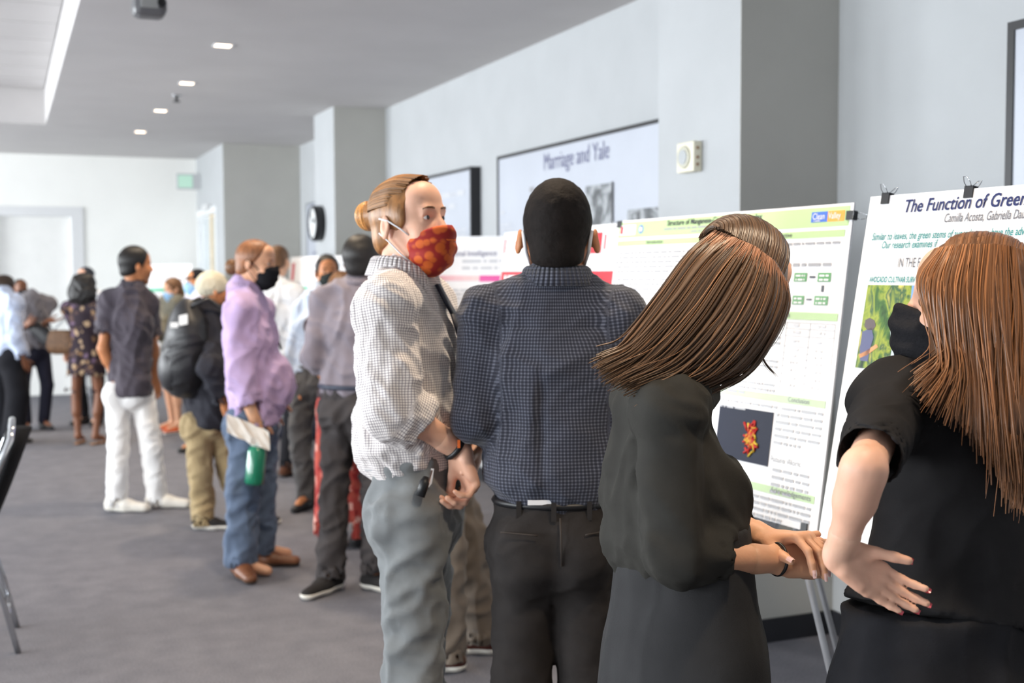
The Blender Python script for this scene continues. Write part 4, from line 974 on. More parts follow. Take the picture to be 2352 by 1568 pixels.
# ------------------------------------------------------------------ the four people in the foreground
def pxd(D): return lambda x, y, dz=0.0: P(x, y, D+dz)
def foot0(p): return np.array([p[0], p[1], 0.0])
WHITECORD = M('white_elastic', (228, 228, 230), .7)
# ---- man with hair bun, checked shirt and orange mask
q = pxd(3.1)
J = skeleton(1.825, foot0(q(945, 1150)), 104, head_phi=124, pitch=6, px=dict(head=q(940, 520), neck=q(918, 650), sr=q(884, 712, -.165), sl=q(975, 700, .17), er=q(896, 925, -.2), wr=q(1060, 1036, -.12), el=q(1000, 925, .2), wl=q(1092, 1030, .0),
    hr=q(952, 1150, -.085), hl=q(964, 1150, .085), kr=q(948, 1545, -.09), kl=q(958, 1530, .1), ar=q(935, 1929, -.12), al=q(945, 1890, .12)))
J['fr'] = facing(110); J['fl'] = facing(80); J['fp'] = facing(97)
n_ = unit(-RG+.3*FG)
N_ = person('person', 'tall man with hair bun and orange mask in checked shirt and grey trousers', J, SKP, .009, .0042, handkw={'r': dict(d=unit(.25*RG-UP), n=unit(-RG*.5-FG*.3-.2*UP), curl=(.9, 1.0, .5), thumb=(.95, .3, .35, .1)), 'l': dict(d=unit(-.2*RG-UP*.9-.4*FG), n=unit(-RG-.3*FG), curl=(.5, .7, .4))}, hand_vox=.0042)
H = J['H']; BROWN = hairm('light_brown', (150, 106, 66)); face_bits(H, N_, hairm('brow_brown', (120, 84, 56)))
F = hair_short(H, .006, line=-.008, low=-.004); H.ell(F, (0, -.125, .045), (.036, .036, .038), .01); [H.ell(F, (.069*s_, .018, .022), (.012, .026, .036), .012) for s_ in (-1, 1)]
V, Q = F.mesh(.005, 1); hr = quad_mesh('hair', V, Q, BROWN, N_)
C = []
for i in range(420):                                   # swept-back locks that run into the bun
    a = rnd.uniform(-1, 1); b = rnd.uniform(0, 1)
    x0 = .075*math.sin(a*1.45); z0 = .035+.088*math.cos(a*1.45); y0 = .036+.03*b-.06*abs(a)**2
    C.append([H.at(x0*.93, y0, z0*.97+.004), H.at(x0*1.07, -.01, (z0-.03)*1.07+.035), H.at(x0*.95, -.075, (z0-.03)*.85+.035), H.at(x0*.2, -.112, .045+(z0-.04)*.25)])
strand_mesh('hair_lock', np.array(C), [rnd.uniform(.0011, .0024) for _ in C], hairm('lock_brown', (150, 108, 68), island=.5), hr, 12)
C = []
for i in range(130):
    a = rnd.uniform(0, 6.28); tl = rnd.uniform(-.6, .6); c_ = []
    for k in range(6):
        w_ = a+k*.55; c_.append(H.at(.036*math.sin(w_)*math.cos(tl), -.127+.034*math.sin(tl)*math.sin(w_)-.008, .045+.037*math.cos(w_)))
    C.append(c_)
strand_mesh('bun_lock', np.array(C), [rnd.uniform(.0018, .0036) for _ in C], hairm('lock_gold', (196, 140, 82), island=.5), hr, 12)
mm = bpy.data.materials.new('orange_print_mask'); mm.use_nodes = True; nn_ = mm.node_tree.nodes; LL = mm.node_tree.links; vo = nn_.new('ShaderNodeTexVoronoi'); vo.inputs['Scale'].default_value = 38; tc = nn_.new('ShaderNodeTexCoord'); LL.new(tc.outputs['Object'], vo.inputs['Vector'])
cr = nn_.new('ShaderNodeValToRGB'); cr.color_ramp.elements[0].position = .42; cr.color_ramp.elements[0].color = (*lin((208, 96, 34)), 1); cr.color_ramp.elements[1].position = .6; cr.color_ramp.elements[1].color = (*lin((158, 34, 28)), 1); LL.new(vo.outputs['Distance'], cr.inputs[0]); LL.new(cr.outputs[0], nn_['Principled BSDF'].inputs['Base Color']); nn_['Principled BSDF'].inputs['Roughness'].default_value = .75
mk = add_mask(H, N_, mm, WHITECORD, .0035, drop=.02)
MB().tube([H.at(-.045, .106, -.045), H.at(-.015, .132, -.052), H.at(.015, .132, -.052), H.at(.045, .106, -.045)], .0028, 6).build('mask_fold', M('mask_edge', (232, 112, 36), .7), mk)
CHECK = check_mat('fine_check_shirt', (240, 234, 230), [('pu', (190, 187, 192), .3), ('pv', (190, 187, 192), .3)], .0064)
def nx(F, Pm, Wd, Ch, Sm, up):
    F.cone(Pm+up*.185-J['f']*.012, Pm+up*.24, .168, .155, .03, (J['f'], .86))
    F.cone(J['er']-UP*.03, J['er']+UP*.06, .062, .066, .03)
sh_ = top(J, CHECK, 'shirt', .02, 'roll', -.155, .007, bulk=.95, sl_r=1.04, roll=.42, fs=[(UP+.3*RG, .06, .28, .006, 1), (unit(RG-.8*UP), .036, .16, .008, 2), (unit(RG*.3-UP), .022, .12, .005, 3)], extra=nx, post=1,
    uv=[(J['hr']*.5+J['hl']*.5, J['sr']*.5+J['sl']*.5, .15), (J['sr'], J['er'], .062), (J['er'], J['wr'], .055), (J['sl'], J['el'], .062)], k=.03)
co = collar(J, CHECK, sh_, .066, .052, gap=26, c=q(922, 640)); set_uv(co, np.array([v.co[:] for v in co.data.vertices])+np.array(world_loc(sh_)), [(q(922, 700), q(940, 560), .06)])
TIE = M('navy_necktie', (22, 26, 44), .6, var=.1)
t0 = q(985, 650, -.09)
mb = MB(); pts = [(q(978, 655, -.105), .018), (q(990, 672, -.13), .02), (q(1001, 720, -.142), .022), (q(1020, 800, -.15), .028), (q(1034, 880, -.15), .032)]
pts = [(J['neck']+J['f']*(.1+.034*min(i, 1.5)+.008*i)-UP*(.005+.075*i)+leftof(J['f'])*.0, .016+.004*i) for i in range(6)]
for (a, wa), (b, wb_) in zip(pts[:-1], pts[1:]):
    l = leftof(J['f']); mb.quad(a-l*wa, a+l*wa, b+l*wb_, b-l*wb_, True)
ti = mb.build('necktie', TIE, sh_); so = ti.modifiers.new('thick', 'SOLIDIFY'); so.thickness = .006
GREYT = cloth('grey_chino', (118, 121, 122), var=.07, vscale=20)
tr = trousers(J, GREYT, vox=.0085, e=.004, bulk=.95, rise=.13, th=.089, kn=.07, hemr=.064, fs=[(unit(RG+.8*UP), .055, .2, .012, 5), (unit(RG-.2*UP), .035, .14, .006, 6), (UP, .06, .4, .006, 7)], post=1, seat=.0)
MB().obox(q(838, 1082, -.13), .018*RG, .004*UP, .003*FG).build('pocket_tag', WHITECORD, tr)
a = J['wr']+(J['er']-J['wr'])*.1; d_ = unit(J['er']-J['wr']); u1 = unit(np.cross(d_, UP)); u2 = np.cross(d_, u1)
wt = MB().tube([a+.031*(math.cos(t)*u1+math.sin(t)*u2) for t in np.linspace(0, 6.283, 24, endpoint=False)], .0075, 6, closed=True).build('wristband', BLACKM, N_)
MB().obox(a-CF*.036-RG*.006+RG*.015, RG*.007, UP*.02, -CF*.006).build('band_clasp', M('orange_plastic', (236, 110, 40), .4), wt)
ky = MB().tube([q(965, 1140, -.19), q(975, 1108, -.185), q(979, 1095, -.18)], [.012, .013, .007], 8).build('key_fob', BLACKM, tr); MB().tube([q(979, 1100, -.18), q(984, 1110, -.17), q(992, 1080, -.16)], .0028, 6).build('key_ring', CHROME, ky)
MB().quad(q(990, 1075, -.15), q(997, 1076, -.148), q(992, 1110, -.15), q(984, 1120, -.155)).build('pocket_lining', WHITECORD, tr)
shoes(J, cloth('brown_suede', (86, 56, 42)), WHITECORD, 'sneaker', .009)

# ---- man in navy dotted shirt seen from behind
q = pxd(2.96)
J = skeleton(1.79, foot0(q(1272, 1215)), 4, head_phi=4, pitch=-4, px=dict(head=q(1281, 552), neck=q(1279, 665), sl=q(1126, 728, .0), sr=q(1416, 734, -.01), el=q(1093, 962, -.02), wl=q(1190, 985, .2), er=q(1446, 962, -.02), wr=q(1385, 985, .2),
    hl=q(1212, 1218), hr=q(1334, 1218), kl=q(1196, 1600, .0), kr=q(1352, 1600, .0), al=q(1186, 1985), ar=q(1368, 1985)))
J['H'] = Head(J['head'], facing(4), -4, 0, 1.0)
Pn = person('person', 'dark-haired man in navy dotted shirt and black jeans, back to the camera', J, SKT, .009, .0045, eo=.015)
H = J['H']; DARKH = M('hair_near_black', (24, 19, 17), .8, var=.3, vscale=60, bump=.2, bscale=160, spec=.2)
F = hair_short(H, .011, top=.02, low=.004); V, Q = F.mesh(.005, 1); V = V+normals(V, Q)*(.0016*(noise3(V/.006)-.5)+.002*(noise3(V/.017)-.5))[:, None]; quad_mesh('hair', V, Q, DARKH, Pn)
for s in (-1, 1):
    MB().tube([H.at(.084*s, -.02, .02), H.at(.081*s, -.036, .0), H.at(.077*s, -.03, -.03), H.at(.066*s, .0, -.06)], .0045, 6).build('mask_loop', WHITECORD, Pn)
add_mask(H, Pn, cloth('teal_mask', (70, 120, 110)), WHITECORD, .006, loops=False)
NAVYC = check_mat('navy_dot_shirt', (98, 101, 113), [('pu', (160, 162, 172), .6), ('pv', (160, 162, 172), .6)], .0082, rough=.8)
def navyx(F, Pm, Wd, Ch, Sm, up):
    F.cone(Pm+up*.15, Pm+up*.19, .163, .155, .03, (J['f'], .74))
def pleat(V):
    x = (V-J['neck']) @ J['l']; z = V[:, 2]; f = (V-J['neck']) @ J['f']; zt = 1.36
    m = np.clip((zt-z)/.08, 0, 1)*np.clip((z-.98)/.2, 0, 1)*(f < 0); xx = x+.006*np.sin(z*9)
    yk = -.004*np.exp(-((z-1.425-.02*np.abs(x))/.006)**2)*(f < .02)
    return -.012*np.exp(-((xx-.028)/.012)**2)*m+.006*np.exp(-((xx-.06)/.03)**2)*m+yk
sh_ = top(J, NAVYC, 'shirt', .017, 'long', -.125, .0075, fs=[pleat, (UP+.25*RG, .08, .3, .008, 11), (unit(RG-.7*UP), .05, .16, .005, 12), (unit(RG+.5*UP), .03, .12, .003, 13)], extra=navyx, post=1,
    uv=[(J['hr']*.5+J['hl']*.5-UP*.2, J['sr']*.5+J['sl']*.5+UP*.1, .125), (J['sl'], J['el'], .06), (J['el'], J['wl'], .055), (J['sr'], J['er'], .06)])
set_ref = CF
co = collar(J, NAVYC, sh_, .07, .05, gap=30, c=J['neck']+UP*.005-J['f']*.004); set_uv(co, np.array([v.co[:] for v in co.data.vertices])+np.array(world_loc(sh_)), [(J['neck']-UP*.1, J['neck']+UP*.1, .066)])
JEANS = cloth('black_jeans', (46, 43, 42), var=.12, vscale=16)
tr = trousers(J, JEANS, 'jeans', vox=.0085, e=.008, rise=.085, th=.082, kn=.066, hemr=.062, fs=[(unit(RG*.9+.35*UP), .05, .2, .006, 21), (unit(RG-.3*UP), .03, .14, .003, 22)], post=1, seat=.01)
for a, b in (((1150, 1222), (1235, 1230)), ((1345, 1228), (1402, 1218))):
    pts = [q(a[0]+(b[0]-a[0])*t, a[1]+(b[1]-a[1])*t, -.146+.05*abs((a[0]+(b[0]-a[0])*t-1273)/150)**2) for t in np.linspace(0, 1, 7)]
    MB().tube(pts, .0022, 5).build('pocket_seam', cloth('dark_thread', (64, 58, 54)), tr)
MB().tube([q(1287, 1190, -.125), q(1289, 1240, -.145), q(1290, 1300, -.13)], .0022, 5).build('seat_seam', cloth('dark_thread', (64, 58, 54)), tr)
Pm = (J['hl']+J['hr'])/2+UP*.078; pts = [Pm+.146*math.cos(t)*J['l']+.1*math.sin(t)*J['f'] for t in np.linspace(0, 6.283, 40, endpoint=False)]
MB().tube(pts, .01, 6, closed=True).build('belt', BLACKM, tr)
for t in (-.55, 0.02, .6):
    p = Pm-UP*.012-.112*J['f']*math.cos(t)-.155*J['l']*math.sin(t); MB().obox(p-J['l']*.006-UP*.02, J['l']*.012, UP*.045, -J['f']*.004).build('belt_loop', JEANS, tr)
MB().obox(q(1212, 1160, -.108), RG*.06, UP*.012, FG*.01).build('undershirt_hem', WHITECORD, Pn)
shoes(J, BLACKM, RUBBER, 'shoe', .009)

# ---- woman in black cardigan with long brown hair, head bent
q = pxd(2.25)
J = skeleton(1.64, foot0(q(1568, 1496)), 68, female=True, head_phi=62, pitch=-36, px=dict(head=q(1712, 648), neck=q(1590, 858, -.0), sr=q(1535, 950, -.13), sl=q(1482, 930, .125), er=q(1548, 1280, -.16), wr=q(1792, 1284, -.06), el=q(1640, 1185, .17), wl=q(1768, 1240, .0),
    hr=q(1584, 1496, -.075), hl=q(1560, 1496, .075), kr=q(1592, 1960, -.08), kl=q(1560, 1960, .08), ar=q(1592, 2430, -.08), al=q(1560, 2430, .08)))
J['H'] = Head(q(1698, 648), facing(62), -36, 0, .88)
Qn = person('person', 'woman in black cardigan and skirt with long brown hair, looking down', J, SKL, .009, .0045, bulk=1.08, nr=.046, hand_vox=.0032,
    handkw={'r': dict(d=unit(RG*1.0-.02*UP+.25*FG), n=unit(-UP*.45+.9*FG), curls=[(.5, .9, .6), (.9, 1.1, .6), (1.0, 1.1, .6), (1.05, 1.1, .6)], thumb=(.9, .35, .25, .1), S=.9),
            'l': dict(d=unit(RG*.62+.22*UP-.72*FG), n=unit(-UP-.1*FG), curls=[(.75, .6, .2), (.8, .55, .2), (.75, .6, .25), (.7, .65, .3)], spread=.14, thumb=(.8, .5, .35, .1), S=.88)})
nails(J['tips']['l'], Qn, M('pale_nail', (236, 196, 190), .2, coat=.5))
BRN = hairm('long_brown', (84, 62, 46), .4)
HS = SDF(); H = J['H']
H.ell(HS, (0, -.012, .032), (.086, .106, .095)); HS.half(H.at(0, .088, .02), H.vec(0, 1, -.1))
HS.chain([q(1660, 650, .0), q(1580, 740, -.02), q(1490, 815, -.05), q(1420, 850, -.08)], [.074, .07, .05, .018], .03)
HS.chain([q(1706, 700, .0), q(1690, 780, -.01), q(1650, 845, -.02)], [.066, .056, .02], .03)
HS.chain([q(1650, 640, .05), q(1560, 760, .08), q(1500, 850, .08)], [.068, .06, .02], .03)
V, Q = HS.mesh(.007, 2); hr = quad_mesh('hair', V, Q, BRN, Qn)
rows = np.array([[(1642, 528, -.03), (1580, 588, -.075), (1508, 690, -.09), (1430, 790, -.11), (1368, 820, -.13)],
    [(1690, 546, -.075), (1628, 610, -.105), (1556, 712, -.12), (1470, 812, -.135), (1392, 862, -.155)],
    [(1736, 566, -.088), (1700, 645, -.118), (1636, 748, -.13), (1550, 840, -.14), (1446, 892, -.165)],
    [(1778, 598, -.085), (1766, 680, -.11), (1724, 768, -.118), (1650, 846, -.12), (1552, 888, -.14)],
    [(1808, 648, -.066), (1810, 706, -.07), (1772, 782, -.078), (1718, 850, -.08), (1644, 886, -.09)]], float)
def strand_rows(rows, D, n, jit, dj, rad, rnd_, bias=None):
    C, R_ = [], []; m = len(rows)
    for i in range(n):
        t = rnd_.random()*(m-1) if bias is None else bias(rnd_)*(m-1); k = min(int(t), m-2); f = t-k; c = rows[k]*(1-f)+rows[k+1]*f
        jx, jy, jz = rnd_.gauss(0, jit), rnd_.gauss(0, jit), rnd_.uniform(0, dj); ln = rnd_.uniform(.88, 1.06); cc = []
        for j, (x, y, z) in enumerate(c):
            s = j/(len(c)-1)
            if j == len(c)-1: x, y = c[j-1][0]+(x-c[j-1][0])*ln, c[j-1][1]+(y-c[j-1][1])*ln
            cc.append(P(x+jx*s*1.6, y+jy*s*1.6, D+z+jz*(.25+.75*s)))
        C.append(cc); R_.append(rnd_.uniform(*rad))
    return np.array(C), R_
rr = random.Random(3)
def crown(H, roots, target, rad, n, rn, centre=(0, -.012, .031), ang=(.75, 1.0), out=(.985, 1.03)):
    """locks that start along the parting and lie over the top of the head to the other side"""
    C = []; R_ = []; ax = np.stack([H.l, H.f, H.u]); rad = np.array(rad)*H.S; c0 = H.at(*centre)
    for i in range(n):
        t = rn.random()*(len(roots)-1); k = min(int(t), len(roots)-2); r = roots[k]*(1-(t-k))+roots[k+1]*(t-k)
        a = (ax @ (r-c0))/rad; a = a/np.linalg.norm(a); a[1] += rn.gauss(0, .03); rho = math.hypot(a[0], a[2]); th0 = math.atan2(a[0], a[2]); th1 = math.copysign(1.5, target[0])*rn.uniform(*ang); s = rn.uniform(*out)
        C.append([c0+(np.array([rho*math.sin(th), a[1]-.25*k_, rho*math.cos(th)])/math.sqrt(rho*rho+(a[1]-.25*k_)**2)*rad*s) @ ax for k_, th in zip(np.linspace(0, 1, 7), np.linspace(th0, th1, 7))]); R_.append(rn.uniform(.0018, .0038))
    return np.array(C), R_
C, R_ = strand_rows(rows, 2.25, 620, 7, .05, (.0016, .0042), rr)
strand_mesh('hair_lock', C, R_, hairm('lock_dark', (94, 72, 54), .34, island=.5), hr, 18)
C, R_ = strand_rows(rows, 2.247, 60, 12, .02, (.0006, .0012), rr); strand_mesh('hair_lock', C, R_, hairm('lock_light', (160, 116, 82), .3, island=.4), hr, 18)
# hair on the far side of the parting
far = np.array([[(1642, 526, -.02), (1650, 512, .03), (1620, 560, .09), (1560, 700, .12)], [(1700, 552, -.07), (1706, 512, .0), (1690, 560, .1), (1640, 720, .13)], [(1750, 576, -.08), (1766, 540, .0), (1760, 600, .1), (1720, 740, .12)], [(1808, 646, -.06), (1818, 634, .0), (1812, 680, .06), (1780, 780, .08)]], float)
C, R_ = crown(H, [P(x, y, 2.25+z) for x, y, z in rows[:, 0]], (1, -.1, -.35), (.093, .113, .102), 520, rr, out=(.985, 1.05)); strand_mesh('hair_lock', C, R_, hairm('lock_dark', (94, 72, 54), .34, island=.5), hr, 14)
fly = np.array([[(1810, 660, -.06), (1808, 720, -.06), (1780, 775, -.05), (1735, 800, -.05)], [(1806, 690, -.05), (1800, 750, -.04), (1770, 800, -.04), (1735, 812, -.04)], [(1745, 790, -.05), (1748, 815, -.05), (1760, 838, -.05), (1783, 862, -.05)]], float)
for k_ in range(2): pass
C, R_ = strand_rows(fly[:2], 2.25, 10, 3, .01, (.0005, .0008), rr); C2, R2 = strand_rows(np.array([fly[2], fly[2]+(4, 0, 0)]), 2.25, 9, 3, .01, (.0006, .0011), rr)
strand_mesh('flyaway_hair', np.concatenate([C, C2]), R_+R2, BRN, hr, 14)
part = rows.copy(); part[:, 1:] = rows[:, :1]+(rows[:, 1:2]-rows[:, :1])*np.linspace(.12, .55, 4)[None, :, None]  # short paler strands along the parting: the hair's highlight painted in as colour
C, R_ = strand_rows(part, 2.246, 170, 3, .004, (.0009, .0018), rr); strand_mesh('parting_highlight', C, R_, hairm('lock_highlight', (176, 128, 98), .35, island=.3), hr, 8, taper=(1, .8, .1))
add_mask(H, Qn, cloth('pale_mask', (206, 214, 216)), WHITECORD, .005)
KNIT = cloth('black_knit', (52, 51, 48), var=.1, vscale=20, bump=.2, bscale=900)
def cardx(F, Pm, Wd, Ch, Sm, up):
    F.cone(Pm+up*.235, Pm+up*.27, .147, .14, .03, (J['f'], .82))
def vneck(F):
    F.ell(J['neck']+J['f']*.06+UP*.01, (J['l'], J['f'], UP), (.05, .055, .06), .01, mode='-')
sh_ = top(J, KNIT, 'cardigan', .014, 'three', -.225, .0075, bulk=.93, bust=.014, sl_r=1.16, ks=.008, k=.03, fs=[(UP, .06, .3, .006, 31), (unit(RG-.6*UP), .045, .14, .007, 32)], extra=cardx, neckopen=vneck, post=1)
SKIRT = cloth('black_skirt', (52, 52, 53), var=.08)
skirt(J, SKIRT, 'skirt', z0=1.1, z1=.45, r0=.142, r1=.265, flat=.86, vox=.009, fs=[(UP, .07, .8, .006, 41), (UP, .035, .9, .002, 42)], post=1)
a = J['wr']+(J['er']-J['wr'])*.03; d_ = unit(J['er']-J['wr']); u1 = unit(np.cross(d_, UP)); u2 = np.cross(d_, u1)
MB().tube([a+.0285*(math.cos(t)*u1+math.sin(t)*u2) for t in np.linspace(0, 6.283, 28, endpoint=False)], .0032, 6, closed=True).build('hair_tie', BLACKM, Qn)
tp = J['tips']['l'][0]; 
shoes(J, BLACKM, RUBBER, 'shoe', .01)

# ---- woman in black short-sleeved top at the right edge, hand on hip
q = pxd(2.1)
J = skeleton(1.66, foot0(q(2140, 1542)), -8, female=True, head_phi=-48, pitch=-8, px=dict(head=q(2232, 712), neck=q(2240, 862), sl=q(2052, 925, .0), sr=q(2440, 920, .04), el=q(1984, 1078, -.27), wl=q(1926, 1276, -.19), er=q(2500, 1240, .0), wr=q(2480, 1500, .1),
    hl=q(2062, 1542), hr=q(2225, 1542), kl=q(2040, 2010), kr=q(2230, 2010), al=q(2030, 2500), ar=q(2250, 2500)))
J['H'] = Head(q(2232, 712), facing(-72), 2, 0, 1.0)
Rn = person('person', 'woman in black short-sleeved top with long auburn hair, left hand on hip', J, SKP, .009, .0045, bulk=1.06, nr=.046, hand_vox=.0032,
    handkw={'l': dict(d=unit(RG*.84-.56*UP+.06*FG), n=unit(-FG*.85+UP*.45), curls=[(.12, .35, .25), (.05, .25, .2), (.0, .2, .15), (-.05, .2, .15)], spread=.0, thumb=(.95, .3, .4, .06), S=.84)})
nails(J['tips']['l'], Rn, M('pink_nail', (214, 92, 104), .2, coat=.5))
H = J['H']; AUB = hairm('auburn', (96, 66, 44), .4)
HS = SDF(); H.ell(HS, (0, -.012, .03), (.092, .112, .104)); HS.half(H.at(0, .086, .03), H.vec(0, 1, -.3))
HS.chain([q(2240, 700, .02), q(2266, 830, -.01), q(2300, 960, -.08), q(2330, 1080, -.12)], [.09, .09, .06, .02], .04)
HS.chain([q(2200, 700, -.02), q(2200, 790, -.05), q(2190, 860, -.1)], [.05, .035, .02], .03)
HS.chain([q(2280, 720, .05), q(2330, 850, .05), q(2360, 980, -.02)], [.08, .07, .04], .04)
V, Q = HS.mesh(.007, 2); hr = quad_mesh('hair', V, Q, AUB, Rn)
rows = np.array([[(2150, 572, -.06), (2106, 642, -.075), (2138, 738, -.085), (2168, 800, -.1), (2100, 856, -.13)],
    [(2188, 562, -.085), (2160, 655, -.115), (2172, 772, -.125), (2180, 856, -.14), (2140, 930, -.15)],
    [(2232, 560, -.1), (2216, 680, -.13), (2226, 810, -.135), (2236, 900, -.15), (2240, 1000, -.16)],
    [(2282, 560, -.1), (2276, 700, -.13), (2288, 850, -.14), (2300, 980, -.155), (2312, 1100, -.16)],
    [(2330, 566, -.085), (2342, 720, -.115), (2340, 880, -.135), (2336, 1030, -.15), (2334, 1155, -.15)],
    [(2380, 590, -.05), (2412, 740, -.075), (2396, 900, -.11), (2376, 1060, -.13), (2362, 1165, -.13)]], float)
C, R_ = strand_rows(rows, 2.1, 620, 8, .05, (.0016, .0042), rr); strand_mesh('hair_lock', C, R_, hairm('lock_auburn', (122, 84, 56), .32, island=.45), hr, 18)
C, R_ = strand_rows(rows, 2.095, 70, 16, .02, (.0006, .0012), rr); strand_mesh('hair_lock', C, R_, hairm('lock_copper', (172, 116, 74), .3, island=.4), hr, 18)
top_ = np.array([[(2150, 574, -.05), (2140, 575, .0), (2100, 640, .06)], [(2190, 566, -.08), (2195, 552, .0), (2170, 610, .08)], [(2240, 562, -.09), (2250, 548, .0), (2240, 600, .09)], [(2300, 580, -.08), (2310, 575, .0), (2310, 620, .08)]], float)
C, R_ = crown(H, [P(x, y, 2.1+z) for x, y, z in rows[:, 0]], (-1, -.1, -.3), (.092, .112, .104), 380, rr, (0, -.012, .03)); strand_mesh('hair_lock', C, R_, hairm('lock_auburn', (122, 84, 56), .32, island=.45), hr, 10)
BLKMASK = cloth('black_mask', (34, 34, 37), bump=.4, bscale=90)
add_mask(H, Rn, BLKMASK, BLKMASK, .0045)
RIB = cloth('black_rib', (38, 37, 38), var=.1, bump=.2, bscale=900)
def ribs(V): 
    return .0016*np.sin(((V-J['sl']) @ unit(RG+.25*UP))*520)
sh_ = top(J, RIB, 'top', .014, 'short', -.105, .007, bulk=1.08, fs=[(UP-.3*RG, .07, .3, .006, 51), (unit(RG+UP), .04, .14, .004, 52)], post=1, sl_r=.98, shortf=.84, shr=1.04)
trousers(J, cloth('black_trousers', (34, 34, 37), var=.1), vox=.009, e=.014, bulk=1.14, rise=.12, th=.092, kn=.075, hemr=.07, fs=[(unit(RG+.6*UP), .06, .25, .007, 61), (UP, .06, .5, .004, 62)], post=1)
shoes(J, BLACKM, RUBBER, 'shoe', .01)
# ------------------------------------------------------------------ the people further back
def folk(label, h, foot_px, phi, skin, D=None, female=False, vox=.014, hvox=.008, group='people standing among the posters', px=None, **k):
    b = on_floor(*foot_px); D = D or depth_of(b)
    J = skeleton(h, b, phi, female=female, px={n: P(x, y, D+z) for n, (x, y, z) in (px or {}).items()}, **{a: k.pop(a) for a in ('lean', 'stance', 'head_phi', 'pitch', 'foot', 'roll') if a in k})
    o = person('person', label, J, skin, vox, hvox, **k); return J, o
BLACKHAIR = hairm('black', (26, 23, 22), .55); DKBROWN = hairm('dark_brown', (58, 42, 32), .5); MIDBROWN = hairm('mid_brown', (110, 76, 48), .5); GINGER = hairm('ginger', (138, 90, 58), .5)
def add_hair(J, o, mat, t=.012, vox=.008, **k):
    V, Q = hair_short(J['H'], t, **k).mesh(vox, 1); return quad_mesh('hair', V, Q, mat, o)
BLUEMASK = cloth('blue_mask', (150, 190, 226), bump=0); BLKCLOTH = cloth('black_cloth', (32, 32, 36)); WHITESOLE = M('white_sole', (226, 222, 212), .6)
F1 = [(UP+.3*RG, .07, .26, .015, 71), (unit(RG-.7*UP), .045, .16, .01, 72)]; F2 = [(unit(RG+.6*UP), .05, .18, .014, 73), (UP, .06, .35, .008, 74)]
# --- purple-shirted man with a water bottle
J, o = folk('ginger-haired man in lilac shirt and jeans with black mask, holding a green bottle', 1.765, (590, 1312), 84, SKL, vox=.011, hvox=.0065, bulk=1.08, head_phi=100, pitch=-8, px=dict(head=(588, 606, 0), neck=(560, 672, 0), sr=(552, 722, -.17), sl=(590, 715, .17), er=(553, 870, -.19), wr=(584, 962, -.16), el=(612, 850, .2), wl=(622, 915, .16), hr=(572, 958, -.08), hl=(592, 955, .09), kr=(556, 1140, -.09), kl=(600, 1130, .1), ar=(552, 1296, -.1), al=(598, 1262, .12)),
    handkw={'r': dict(d=unit(-UP+.1*RG), n=unit(FG*.8-RG*.4), curl=(.7, .8, .5))})
J['fr'] = facing(150); J['fl'] = facing(95)
LILAC = cloth('lilac_shirt', (190, 166, 204), var=.06)
sh_ = top(J, LILAC, 'shirt', .022, 'roll', .05, .0105, roll=.62, bulk=1.06, belly=.055, fs=F1, post=1); collar(J, LILAC, sh_, .066, .05, gap=35)
trousers(J, cloth('blue_jeans', (92, 106, 128), var=.16, vscale=10), 'jeans', vox=.0105, e=.012, th=.092, kn=.076, hemr=.072, fs=F2, post=1, seat=.01)
shoes(J, M('brown_leather', (120, 74, 46), .45, var=.15), M('dark_brown_sole', (62, 48, 38), .7), 'shoe', .008, 1.08, .018)
H = J['H']; hr = add_hair(J, o, GINGER, .012, .0065, line=-.012, low=.006); F = SDF(); H.ell(F, (0, -.135, -.035), (.035, .04, .045)); H.cone(F, (0, -.1, -.02), (0, -.14, -.04), .02, .025); V, Q = F.mesh(.007, 1); quad_mesh('hair_bun', V, Q, MIDBROWN, hr)
add_mask(H, o, BLKCLOTH, BLKCLOTH, .006); face_bits(H, o, GINGER)
MB().tube([J['neck']+J['f']*.07+UP*.0, J['neck']+J['f']*.13-UP*.14, J['neck']+J['f']*.19-UP*.3], .006, 6).build('lanyard', BLKCLOTH, sh_)
wr = J['wr']; hd = wr-UP*.09
e = empty('water_bottle', P(584, 1112, depth_of(wr)), 'translucent green water bottle hanging from the hand of the lilac-shirted man', 'bottle')
bt, bb_ = P(592, 1024, depth_of(wr)-.02), P(583, 1112, depth_of(wr)-.02); ax = unit(bt-bb_); hh = np.linalg.norm(bt-bb_)
MB().lathe(bb_, ax, [(.04, 0), (.047, .006), (.048, .03), (.048, hh*.86), (.04, hh*.95), (.03, hh)], 24).build('flask', M('green_plastic', (30, 150, 112), .18, trans=.35, coat=.4), e)
MB().lathe(bb_+ax*hh, ax, [(.036, 0), (.036, .026), (.03, .03)], 20).build('cap', M('clear_cap', (214, 222, 214), .3), e)
MB().tube([bb_+ax*(hh+.005)+RG*.036, bb_+ax*(hh+.05)+RG*.012, hd-UP*.005], .004, 6).build('strap', WHITECORD, e)
PAPERB = M('crumpled_paper', (222, 214, 204), .8, var=.05)
mb = MB(); dd = depth_of(wr)-.055; g_ = [[P(520+x*14+rnd.uniform(-2, 2), 948+x*6.2+y*15+rnd.uniform(-2, 2), dd+rnd.uniform(-.012, .012)) for x in range(8)] for y in range(4)]
for y in range(3):
    for x in range(7): mb.quad(g_[y][x], g_[y+1][x], g_[y+1][x+1], g_[y][x+1])
e = root_mesh(mb.build('crumpled_paper', PAPERB), P(560, 970, dd)); so = e.modifiers.new('thick', 'SOLIDIFY'); so.thickness = .004; setp(e, 'crumpled white paper in the hand of the lilac-shirted man', 'paper')
